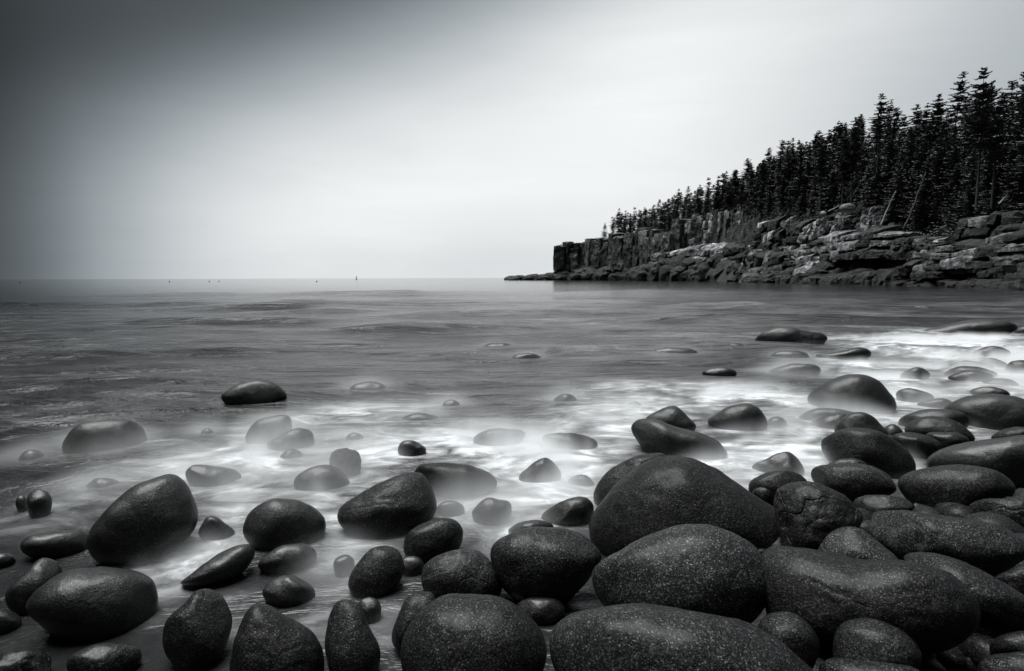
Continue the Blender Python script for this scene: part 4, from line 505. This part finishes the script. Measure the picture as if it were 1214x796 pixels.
# ------------------------------------------------------------------ headland terrain
ST = [  # waterline point x, y ; inland direction ; profile (distance inland, height)
    (56.5, 52, (1.0, 0.1), [(0, -2), (4, 2.5), (8, 5.5), (12, 8), (17, 12), (24, 17), (34, 22), (75, 26)]),
    (63.5, 79, (1.0, 0.12), [(0, -2), (4, 3), (9, 6.5), (13, 9), (18, 14), (25, 19.5), (35, 25), (75, 29)]),
    (67.5, 102, (1.0, 0.15), [(0, -2), (5, 4.5), (9, 8), (14, 12.5), (19, 18.5), (26, 25), (36, 30), (75, 33)]),
    (69.0, 134, (1.0, 0.15), [(0, -2), (4, 4.5), (9, 8.5), (14, 14), (20, 22.5), (28, 29), (38, 33), (75, 35)]),
    (69.5, 168, (1.0, 0.15), [(0, -2), (5, 5), (9, 8), (13, 22), (19, 29), (28, 34), (40, 36), (75, 36)]),
    (67.0, 226, (0.97, 0.25), [(0, -2), (6, 6.5), (12, 8.5), (17, 28.0), (25, 32), (36, 34), (50, 33), (75, 30)]),
    (52.0, 294, (0.75, 0.66), [(0, -2), (3, 3), (7, 4.5), (12, 23.5), (24, 25), (36, 25), (48, 24), (75, 22)]),
    (28.0, 330, (0.5, 0.87), [(0, -2), (3, 2.5), (6, 4), (11, 19), (20, 19.5), (32, 19), (46, 17), (75, 12)]),
    (21.0, 338, (0.3, 0.95), [(0, -3), (3, -1), (6, 0), (11, 3), (20, 4), (32, 3), (46, 0), (75, -3)]),
]
def terr(s, d):
    s = min(max(s, 0), len(ST) - 1.0001); i = int(s); f = s - i
    def one(st):
        x, y, nn, pr = st; l = math.hypot(*nn)
        z = np.interp(d, [q[0] for q in pr], [q[1] for q in pr])
        return np.array([x + nn[0] / l * d, y + nn[1] / l * d, z])
    return one(ST[i]) * (1 - f) + one(ST[i + 1]) * f
SS = np.linspace(0, len(ST) - 1.001, 110); DD = np.concatenate([np.linspace(0, 50, 46), np.linspace(54, 75, 6)])
TV = np.array([terr(s, d) for d in DD for s in SS])
rough = fbm(TV * 0.12, 4, 55) * 1.6 * sstep(0, 8, TV[:, 2])
TV[:, 2] += rough
head = mesh_obj('headland_terrain', TV, grid_faces(len(SS), len(DD)), FLOOR, smooth=True); head['kind'] = 'structure'
# ------------------------------------------------------------------ cliff and ledges: every block its own piece
def rock_block(parent, cx, cy, z0, z1, w, dep, yaw, style, mat, rng, lean=0.0):
    """a jointed block of rock: chipped box, front face towards local -Y"""
    nx, ny, nz = (4, 3, 4) if style == 'rubble' else (11, 5, 11)
    bm = bmesh.new()
    h = z1 - z0
    gx = np.linspace(-.5, .5, nx + 1); gy = np.linspace(0, 1, ny + 1); gz = np.linspace(0, 1, nz + 1)
    idx = {}
    slab = style == 'slab'
    off = rng.uniform(0, 90, 3)
    pts = []; keys = []
    for i, a in enumerate(gx):
        for j, b in enumerate(gy):
            for k, c_ in enumerate(gz):
                if 0 < i < nx and 0 < j < ny and 0 < k < nz: continue
                keys.append((i, j, k)); pts.append((a, b, c_))
    P = np.array(pts); Q = P.copy()
    rnd = 0.55 if slab else (0.30 if style == 'rubble' else (0.04 if style == 'column' else 0.10))
    # round the edges: pull corner points towards the middle
    ed = (np.abs(P[:, 0]) / .5) ** 4; et = P[:, 2] ** 4; ef = (1 - P[:, 1]) ** 4
    Q[:, 0] *= 1 - rnd * 0.35 * np.maximum(et, ef); Q[:, 2] -= rnd * (0.45 * ef * et + 0.30 * ed * et) ; Q[:, 1] += rnd * (0.5 * ed + 0.45 * et) * ef
    if style == 'block':      # worn, tilted leading edge of the terrace
        cut = rng.uniform(.2, .65); Q[:, 2] -= cut * np.clip((0.5 - P[:, 1]) / 0.5, 0, 1) * P[:, 2] ** 3
    if slab: Q[:, 2] *= 1 - 0.38 * (1 - P[:, 1]) * rng.uniform(0.3, 1.0)
    Q = np.stack([Q[:, 0] * w, Q[:, 1] * dep, Q[:, 2] * h], 1)
    Q[:, 0] += lean * Q[:, 2]; Q[:, 2] += rng.uniform(-.14, .14) * Q[:, 0] * (P[:, 2] > 0.5) + rng.uniform(-.03, .08) * Q[:, 1] * (P[:, 2] > .5)
    s_ = min(w, h, dep)
    am = {'rubble': .34, 'slab': .20, 'column': .15, 'block': .16}[style]
    nv = np.stack([fbm(Q / s_ * 0.9 + off + 31 * q, 3, 7) for q in range(3)], 1)
    nf = np.stack([fbm(Q / s_ * 3.4 + off + 57 * q, 3, 8, .6) for q in range(3)], 1)
    Q = Q + nv * s_ * am + nf * s_ * am * 0.7
    vs_ = [bm.verts.new(q) for q in Q]; idx = {k: v for k, v in zip(keys, vs_)}
    def face(a, b, c_, d): bm.faces.new((idx[a], idx[b], idx[c_], idx[d]))
    for i in range(nx):
        for k in range(nz):
            face((i, 0, k), (i + 1, 0, k), (i + 1, 0, k + 1), (i, 0, k + 1)); face((i, ny, k + 1), (i + 1, ny, k + 1), (i + 1, ny, k), (i, ny, k))
    for j in range(ny):
        for k in range(nz):
            face((0, j, k + 1), (0, j + 1, k + 1), (0, j + 1, k), (0, j, k)); face((nx, j, k), (nx, j + 1, k), (nx, j + 1, k + 1), (nx, j, k + 1))
    for i in range(nx):
        for j in range(ny):
            face((i, j, nz), (i + 1, j, nz), (i + 1, j + 1, nz), (i, j + 1, nz)); face((i, j + 1, 0), (i + 1, j + 1, 0), (i + 1, j, 0), (i, j, 0))
    me = bpy.data.meshes.new('rock_block'); bm.to_mesh(me); bm.free()
    me.polygons.foreach_set('use_smooth', np.ones(len(me.polygons), bool))
    try: me.set_sharp_from_angle(angle=R(16 if not slab else 24))
    except Exception: pass
    me.materials.append(CM[mat])
    o = bpy.data.objects.new('rock_block', me); COL.objects.link(o); o.parent = parent
    o.location = Vector((cx, cy, z0)) - parent.location; o.rotation_euler = (0, 0, yaw)
    return o
for ti, (name, label, path, wr, dep, rows, style, mat) in enumerate(TIERS):
    rng = np.random.RandomState(100 + ti)
    P = np.array(path); root = bpy.data.objects.new(name, None); COL.objects.link(root)
    root.location = (P[:, 0].mean(), P[:, 1].mean(), P[:, 2].min())
    tag(root, label, {'sea_cliff': 'cliff', 'rock_ledge': 'rock ledge', 'rock_terrace': 'rock terrace', 'rock_outcrop': 'rocks', 'shore_rocks': 'rocks'}[name], 'rocky headland')
    seg = np.hypot(np.diff(P[:, 0]), np.diff(P[:, 1])); cum = np.concatenate([[0], np.cumsum(seg)])
    s = -rng.uniform(0, wr[0])
    while s < cum[-1]:
        w = rng.uniform(*wr) * (1.0 if style != 'column' else rng.choice([.6, .8, 1.0, 1.3]))
        mid = min(max(s + w / 2, 0), cum[-1])
        x = np.interp(mid, cum, P[:, 0]); y = np.interp(mid, cum, P[:, 1]); zb = np.interp(mid, cum, P[:, 2]); zt = np.interp(mid, cum, P[:, 3])
        k = max(min(int(np.searchsorted(cum, mid, side='right')) - 1, len(seg) - 1), 0)
        tx, ty = (P[k + 1, 0] - P[k, 0]) / seg[k], (P[k + 1, 1] - P[k, 1]) / seg[k]
        if ty > 0: tx, ty = -tx, -ty
        yaw = math.atan2(ty, tx)                                # local x along the shore, local -y seaward
        nx_, ny_ = -math.sin(yaw), math.cos(yaw); H = zt - zb
        cuts = [0.0, 1.0]
        nr = rows if style != 'column' else rng.randint(1, rows + 1)
        if nr > 1: cuts = [0.0] + sorted(np.clip((np.arange(1, nr) + rng.uniform(-.32, .32, nr - 1)) / nr, .12, .9)) + [1.0]
        cuts[-1] = 1.0 + (rng.uniform(-.12, .05) if style != 'column' else rng.choice([-.22, -.12, -.05, 0, .04]))
        col_back = rng.uniform(-.12, .12) * dep
        for r in range(nr):
            z0 = zb + H * cuts[r] - (0.6 if r == 0 else 0.05 * H); z1 = zb + H * cuts[r + 1]
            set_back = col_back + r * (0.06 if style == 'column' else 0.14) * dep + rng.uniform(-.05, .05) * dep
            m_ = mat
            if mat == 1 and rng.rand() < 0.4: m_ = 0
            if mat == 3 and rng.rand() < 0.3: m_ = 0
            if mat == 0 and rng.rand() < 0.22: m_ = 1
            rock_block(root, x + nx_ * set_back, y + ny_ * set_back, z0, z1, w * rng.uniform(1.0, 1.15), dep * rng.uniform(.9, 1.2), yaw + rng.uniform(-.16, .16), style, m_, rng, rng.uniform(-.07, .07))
        s += w * rng.uniform(.86, 1.0)
# ------------------------------------------------------------------ spruces
def spruce_mesh(rng, H, kind):
    """returns trunk (verts, faces) and crown (verts, faces); kind: 0 full, 1 thin crown high up, 2 ragged"""
    tv, tf = [], []
    rb = H * 0.008 + 0.04; bend = rng.uniform(-.02, .02, 2)
    for i in range(7):
        f = i / 6.0; r = rb * (1 - f) + 0.02
        for a in range(6):
            tv.append((math.cos(a * 1.0472) * r + bend[0] * H * f * f, math.sin(a * 1.0472) * r + bend[1] * H * f * f, f * H * 0.985 - 0.6 * (i == 0)))
    tf = grid_faces(6, 7, True)
    cv, cf = [], []
    start = {0: 0.08, 1: 0.42, 2: 0.22}[kind] * H; z = start
    spread = {0: 0.20, 1: 0.16, 2: 0.175}[kind] * H * rng.uniform(.8, 1.25); pw = rng.uniform(.5, .8); gapp = rng.uniform(.8, 1.25); thin_ = rng.uniform(0, .10)
    while z < H * 0.99:
        f = (z - start) / (H - start)
        Lb = spread * (1 - f) ** pw * (0.55 + 0.45 * min(1, f * 5)) + 0.12
        nb = rng.randint(4, 7) if f < .85 else rng.randint(3, 5)
        a0 = rng.uniform(0, 6.28)
        for b in range(nb):
            if rng.rand() < (0.08, 0.18, 0.30)[kind] + thin_: continue
            a = a0 + b * 6.283 / nb + rng.uniform(-.35, .35); ln = Lb * rng.uniform(.45, 1.45)
            droop = rng.uniform(-.30, .05) - 0.12 * (1 - f); ca, sa = math.cos(a), math.sin(a)
            o = np.array([bend[0] * H * (z / H) ** 2, bend[1] * H * (z / H) ** 2, z])
            ns = max(3, int(ln / 0.19))
            for k in range(ns):
                u = (k + 0.4 + rng.uniform(-.2, .2)) / ns
                c = o + np.array([ca * ln * u, sa * ln * u, droop * ln * u + 0.22 * ln * u * u])
                wd = (0.13 + 0.24 * (1 - u) * min(ln, 1.6)) * rng.uniform(.7, 1.3)
                for sgn in (-1, 1):
                    tip = c + np.array([-sa * sgn * wd + ca * wd * .7, ca * sgn * wd + sa * wd * .7, rng.uniform(-.16, .05)])
                    q = c + np.array([ca * .30, sa * .30, rng.uniform(-.02, .10)])
                    b0 = len(cv); cv += [tuple(c - np.array([ca * .12, sa * .12, rng.uniform(0, .14)])), tuple(tip), tuple(q), tuple(c + np.array([0, 0, -.10 - .14 * rng.rand()]))]
                    cf += [(b0, b0 + 1, b0 + 2), (b0, b0 + 3, b0 + 1)]
        z += rng.choice([.18, .3, .42, .75], p=[.3, .35, .25, .1]) * gapp * (1.0 if f < .8 else .7) * max(1, H / 15)
    return (tv, tf), (cv, cf)
PROTO = []
for i in range(18):
    rng = np.random.RandomState(500 + i); H = (14, 16, 12, 17, 15, 13, 16, 11, 15, 14, 9, 6, 13, 12, 15, 14, 13, 16)[i]
    (tv, tf), (cv, cf) = spruce_mesh(rng, H, (0, 1, 0, 1, 2, 0, 1, 0, 2, 0, 0, 0, 2, 0, 0, 2, 0, 2)[i])
    mt = bpy.data.meshes.new('trunk'); mt.from_pydata(tv, [], tf); mt.materials.append(BARK); mt.polygons.foreach_set('use_smooth', np.ones(len(tf), bool))
    mc = bpy.data.meshes.new('crown'); mc.from_pydata(cv, [], cf); mc.materials.append(NEEDLE)
    PROTO.append((mt, mc, H))
def put_tree(k, loc, scale, rz, tilt, label, group='spruces on the headland', wide=1.0):
    r = bpy.data.objects.new('spruce_tree', None); COL.objects.link(r)
    r.location = loc; r.rotation_euler = (tilt[0], tilt[1], rz); r.scale = (scale * wide, scale * wide, scale)
    for nm, me in (('trunk', PROTO[k][0]), ('crown', PROTO[k][1])):
        c = bpy.data.objects.new(nm, me); COL.objects.link(c); c.parent = r
    tag(r, label, 'tree', group); return r
rng = np.random.RandomState(42); spots = []
def try_spot(s, d, gap):
    q = terr(s, d)
    for o in spots:
        if (o[0] - q[0]) ** 2 + (o[1] - q[1]) ** 2 < gap * gap: return
    spots.append((q[0], q[1], q[2], s, d))
def dmin(s): return float(np.interp(s, [0, 1, 2, 3, 4, 5, 6, 6.5, 7], [10, 10, 10.5, 12, 12, 17, 13, 15, 17]))
for _ in range(7000):
    s = rng.uniform(0.0, 6.42); d = dmin(s) + abs(rng.uniform(0, 1)) ** 1.3 * (19 if s < 4 else 17)
    try_spot(s, d, 2.5 if s < 3 else (2.8 if s < 4.5 else 3.0))
spots.sort(key=lambda q: math.hypot(q[0], q[1]))
NIND = 300
for i, (x, y, z, s, d) in enumerate(spots[:NIND]):
    front = d < dmin(s) + 3
    k = rng.choice([0, 2, 4, 5, 7, 9, 10, 12, 13, 15]) if (front and s < 4) else rng.choice([0, 1, 2, 3, 4, 5, 6, 7, 8, 9, 12, 13, 14, 15, 16, 17])
    if s > 5.2: k = rng.choice([0, 2, 4, 5, 7, 9, 12, 13, 16])
    sca = rng.uniform(.68, 1.12) * (.84 if s < 2.2 else (.95 if s < 4.5 else .92))
    where = 'near right slope' if s < 1.8 else ('slope above the stepped terrace' if s < 3.4 else ('slope above the dark gully' if s < 4.6 else 'far cliff top'))
    put_tree(k, (x, y, z - 0.3), sca, rng.uniform(0, 6.28), (rng.uniform(-.07, .07), rng.uniform(-.07, .07)), 'dark spruce in the dense forest on the ' + where, wide=rng.uniform(.9, 1.25) if s < 4.6 else rng.uniform(1.2, 1.6))
rest = spots[NIND:]
if rest:
    vv, ff = [], []
    for (x, y, z, s, d) in rest:
        me = PROTO[rng.randint(0, 10)][1]; co = np.empty(len(me.vertices) * 3); me.vertices.foreach_get('co', co); co = co.reshape(-1, 3) * rng.uniform(.7, 1.0) + np.array([x, y, z - .3])
        b0 = len(vv); vv += [tuple(c) for c in co]; ff += [tuple(b0 + q for q in pl.vertices) for pl in me.polygons]
    fo_ = mesh_obj('forest', vv, ff, NEEDLE); tag(fo_, 'far spruce wood behind the front trees', kind='stuff')
print('TREES', len(spots))
# single trees that stand out, dead wood, buoys
def tube(pts, radii, seg=7):
    V, n = [], len(pts)
    for i, (p_, r_) in enumerate(zip(pts, radii)):
        p_ = Vector(p_); d = (Vector(pts[min(i + 1, n - 1)]) - Vector(pts[max(i - 1, 0)])).normalized()
        a = d.cross(Vector((0.3, 0.9, 0.1))).normalized(); b = d.cross(a)
        for k in range(seg): V.append(tuple(p_ + (a * math.cos(6.283 * k / seg) + b * math.sin(6.283 * k / seg)) * r_))
    F = grid_faces(seg, n, True); F += [tuple(range(seg - 1, -1, -1)), tuple(range((n - 1) * seg, n * seg))]
    return V, F
for (kind, label, bx_, by_, bz_, tx_, ty_, tz_) in EXTRA:
    b_ = Vector((bx_, by_, bz_)); d_ = Vector((tx_, ty_, tz_)) - b_; ln = d_.length
    rng = np.random.RandomState(int(abs(bx_ * 100)))
    if kind == 'spruce':
        k = 3 if ln > 16 else 1
        put_tree(k, b_ - Vector((0, 0, .4)), ln / PROTO[k][2], rng.uniform(0, 6), (0.0, 0.0), label)
        continue
    root = bpy.data.objects.new({'snag': 'dead_tree', 'log': 'fallen_log'}[kind], None); COL.objects.link(root); root.location = b_
    nn = 9; pts = [d_ * (i / (nn - 1)) + Vector((rng.uniform(-1, 1), rng.uniform(-1, 1), 0)) * ln * 0.012 for i in range(nn)]
    r0 = 0.11 + 0.012 * ln
    V, F = tube(pts, [r0 * (1 - .85 * i / (nn - 1)) for i in range(nn)]); mesh_obj('trunk', V, F, DEADWOOD if 'pale' in label else BARK, root, True)
    for q in range(9 if kind == 'snag' else 3):
        f = rng.uniform(.25, .95); o = d_ * f; a = rng.uniform(0, 6.28); l2 = ln * rng.uniform(.08, .34) * (1.1 - f)
        e2 = Vector((math.cos(a) * l2, math.sin(a) * l2, rng.uniform(-.3, .25) * l2))
        V, F = tube([o, o + e2 * .5 + Vector((0, 0, .05 * l2)), o + e2], [.05, .035, .012], 5); mesh_obj('branch', V, F, DEADWOOD if 'pale' in label else BARK, root, True)
    tag(root, label, 'dead tree' if kind == 'snag' else 'log', 'dead wood on the slope')
# undergrowth along the cliff tops and in the gullies
rng = np.random.RandomState(9); uv, uf = [], []
for _ in range(3600):
    s = rng.uniform(0, 6.45); dm = dmin(s); d = dm + rng.uniform(-4.5, 9) * (1 if s < 3.6 else .75)
    q = terr(s, d) + np.array([0, 0, .2]); rr = rng.uniform(.5, 1.5)
    for k in range(26):
        c = q + rng.normal(0, 1, 3) * np.array([.6, .6, .45]) * rr; a = rng.uniform(0, 6.28); l_ = rng.uniform(.12, .3)
        e1 = np.array([math.cos(a), math.sin(a), rng.uniform(-.5, .7)]) * l_; e2 = np.array([-math.sin(a), math.cos(a), rng.uniform(-.5, .8)]) * l_ * .7
        b0 = len(uv); uv += [tuple(c - e1), tuple(c + e2), tuple(c + e1), tuple(c - e2)]; uf.append((b0, b0 + 1, b0 + 2, b0 + 3))
ug = mesh_obj('undergrowth', uv, uf, simple_mat('scrub_leaves', 0.015, 0.06, 0.7, 0.8, 0.0)); tag(ug, 'dark scrub between the trees and the rocks', kind='stuff')
# channel buoy on the horizon
def lathe(prof, seg=12):
    V = [(r * math.cos(6.283 * k / seg), r * math.sin(6.283 * k / seg), z) for r, z in prof for k in range(seg)]
    F = grid_faces(seg, len(prof), True); F += [tuple(range(seg - 1, -1, -1)), tuple(range((len(prof) - 1) * seg, len(prof) * seg))]
    return V, F
cb = bpy.data.objects.new('channel_buoy', None); COL.objects.link(cb); cb.location = (-163.0, 600.0, 0); cb.scale = (.75,) * 3
V, F = lathe([(.6, -.8), (1.25, -.3), (1.3, .5), (1.1, .8), (.3, .85)]); mesh_obj('float', V, F, BUOYM, cb, True)
for k in range(4):
    a = k * 1.5708 + .4; V, F = tube([(math.cos(a) * .9, math.sin(a) * .9, .8), (math.cos(a) * .25, math.sin(a) * .25, 4.2)], [.12, .12], 6); mesh_obj('tower_leg', V, F, BUOYM, cb, True)
V, F = lathe([(.45, 4.1), (.5, 4.3), (.45, 5.0), (.2, 5.3)]); mesh_obj('lantern', V, F, BUOYM, cb, True)
V, F = lathe([(.62, 2.4), (.62, 3.4), (.3, 3.5)]); mesh_obj('daymark', V, F, BUOYM, cb, True)
tag(cb, 'small dark channel buoy standing up on the horizon', 'buoy')
lob = None
for i, (x_, y_, lab) in enumerate([(-215.0, 250.0, 'lobster buoy farthest out to the left on the open water'), (-157.0, 262.0, 'lobster buoy left of the close pair of buoys'), (-143.0, 270.0, 'left one of the close pair of lobster buoys'), (-142.0, 277.0, 'right one of the close pair of lobster buoys'), (-82.0, 240.0, 'lobster buoy between the close pair and the channel buoy')]):
    r = bpy.data.objects.new('lobster_buoy', None); COL.objects.link(r); r.scale = (.75,) * 3; r.location = (x_, y_, 0); r.rotation_euler = (.15, .1 * i, 0)
    if lob is None:
        V, F = lathe([(.1, -.25), (.33, -.1), (.36, .25), (.2, .55), (.06, .6)]); f1 = mesh_obj('float', V, F, BUOYM, r, True)
        V, F = lathe([(.04, .5), (.04, 1.1), (.03, 1.12)], 6); f2 = mesh_obj('stick', V, F, BUOYM, r, True); lob = (f1, f2)
    else:
        for f_ in lob: c = f_.copy(); COL.objects.link(c); c.parent = r
    tag(r, lab, 'buoy', 'lobster buoys on the open water')
# pale rocks lying loose on the slope
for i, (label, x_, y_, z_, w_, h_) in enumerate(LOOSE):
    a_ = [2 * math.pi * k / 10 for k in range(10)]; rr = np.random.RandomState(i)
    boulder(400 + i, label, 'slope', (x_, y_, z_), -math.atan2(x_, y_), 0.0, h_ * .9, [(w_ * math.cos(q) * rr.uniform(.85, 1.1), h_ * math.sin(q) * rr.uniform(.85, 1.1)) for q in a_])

# ------------------------------------------------------------------ low mist of the blurred breaking waves
x0, x1, y0, y1, zt = -7.0, 17.0, 1.3, 19.0, 0.30
cell = 0.06
gx = int((x1 - x0) / cell); gy = int((y1 - y0) / cell)
MX, MY = np.meshgrid(x0 + (np.arange(gx) + .5) * cell, y0 + (np.arange(gy) + .5) * cell); MX = MX.ravel(); MY = MY.ravel()
den = np.clip(foam_at(MX, MY), 0, 1.3)
dt = foam_detail(MX, MY)
den = np.clip(den * (0.28 + 3.4 * dt) - 0.03, 0, 1.6)
edge = sstep(0, 1.0, MX - x0) * sstep(0, 1.0, x1 - MX) * sstep(0, .5, MY - y0) * sstep(0, 2, y1 - MY)
for (lb_, mt_, lc_, yw_, tl_, th_, ol_) in BOULDERS:      # waves have been washing over the low rocks
    if mt_ in ('wash', 'weed'):
        wd_ = 0.6 * max(q[0] for q in ol_) + .12
        g_ = np.exp(-(((MX - lc_[0]) / (wd_ * 1.5)) ** 2 + ((MY - lc_[1]) / (wd_ * 1.2)) ** 2)); den = np.maximum(den, (0.48 if lc_[1] < 9 else 0.16) * g_ * (0.8 + 0.8 * dt))
den = den * edge
hgt = 0.045 + 0.06 * np.clip(foam_at(MX, MY), 0, 1) * (0.8 + 0.7 * dt)
for (lb_, mt_, lc_, yw_, tl_, th_, ol_) in BOULDERS:
    if mt_ in ('wash', 'weed'):
        wd_ = 0.6 * max(q[0] for q in ol_) + .12
        g_ = np.exp(-(((MX - lc_[0]) / (wd_ * 1.5)) ** 2 + ((MY - lc_[1]) / (wd_ * 1.2)) ** 2)); hgt = hgt + g_ * min(max(lc_[2] + max(q[1] for q in ol_), .05), .16) * 0.8
mist = mesh_obj('sea_mist', np.stack([MX, MY, 0 * MX], 1), [])
for nm, arr in (('mist_density', den), ('mist_height', hgt)):
    a_ = mist.data.attributes.new(nm, 'FLOAT', 'POINT'); a_.data.foreach_set('value', arr.astype(np.float32))
mm = bpy.data.materials.new('sea_mist'); mm.use_nodes = True; t = mm.node_tree; t.nodes.clear()
out = t.nodes.new('ShaderNodeOutputMaterial'); pv = t.nodes.new('ShaderNodeVolumePrincipled')
pv.inputs['Color'].default_value = (0.97, 0.985, 0.99, 1); pv.inputs['Density'].default_value = 8.5; pv.inputs['Anisotropy'].default_value = 0.0
L(t, pv.outputs[0], out.inputs['Volume'])
mist.data.materials.append(mm)
ng = bpy.data.node_groups.new('sea_mist_volume', 'GeometryNodeTree')
ng.interface.new_socket('Geometry', in_out='INPUT', socket_type='NodeSocketGeometry'); ng.interface.new_socket('Geometry', in_out='OUTPUT', socket_type='NodeSocketGeometry')
gi = ng.nodes.new('NodeGroupInput'); go = ng.nodes.new('NodeGroupOutput')
vc = ng.nodes.new('GeometryNodeVolumeCube')
vc.inputs['Min'].default_value = (x0, y0, -0.02); vc.inputs['Max'].default_value = (x1, y1, zt)
vc.inputs['Resolution X'].default_value = gx; vc.inputs['Resolution Y'].default_value = gy; vc.inputs['Resolution Z'].default_value = 18
ps = ng.nodes.new('GeometryNodeInputPosition'); sp = ng.nodes.new('ShaderNodeSeparateXYZ'); L(ng, ps.outputs[0], sp.inputs[0])
ix = mth(ng, 'FLOOR', mth(ng, 'DIVIDE', mth(ng, 'SUBTRACT', sp.outputs[0], x0), cell)); iy = mth(ng, 'FLOOR', mth(ng, 'DIVIDE', mth(ng, 'SUBTRACT', sp.outputs[1], y0), cell))
ii = mth(ng, 'MULTIPLY_ADD', mth(ng, 'MINIMUM', mth(ng, 'MAXIMUM', iy, 0), gy - 1), gx, mth(ng, 'MINIMUM', mth(ng, 'MAXIMUM', ix, 0), gx - 1))
def samp(attr):
    na = ng.nodes.new('GeometryNodeInputNamedAttribute'); na.data_type = 'FLOAT'; na.inputs['Name'].default_value = attr
    si = ng.nodes.new('GeometryNodeSampleIndex'); si.data_type = 'FLOAT'; si.domain = 'POINT'; si.clamp = True
    L(ng, gi.outputs[0], si.inputs['Geometry']); L(ng, na.outputs[0], si.inputs['Value']); L(ng, ii, si.inputs['Index']); return si.outputs[0]
dn = samp('mist_density'); hn = samp('mist_height')
zz = mth(ng, 'MAXIMUM', sp.outputs[2], 0.0)
fall = mth(ng, 'EXPONENT', mth(ng, 'MULTIPLY', mth(ng, 'POWER', mth(ng, 'DIVIDE', zz, hn), 1.5), -1.0))
L(ng, mth(ng, 'MAXIMUM', mth(ng, 'SUBTRACT', mth(ng, 'MULTIPLY', dn, fall), 0.012), 0.0), vc.inputs['Density'])
sm_ = ng.nodes.new('GeometryNodeSetMaterial'); sm_.inputs['Material'].default_value = mm
L(ng, vc.outputs[0], sm_.inputs['Geometry']); L(ng, sm_.outputs[0], go.inputs[0])
md = mist.modifiers.new('mist', 'NODES'); md.node_group = ng
tag(mist, 'white mist of blurred breaking waves around the boulders', kind='stuff')
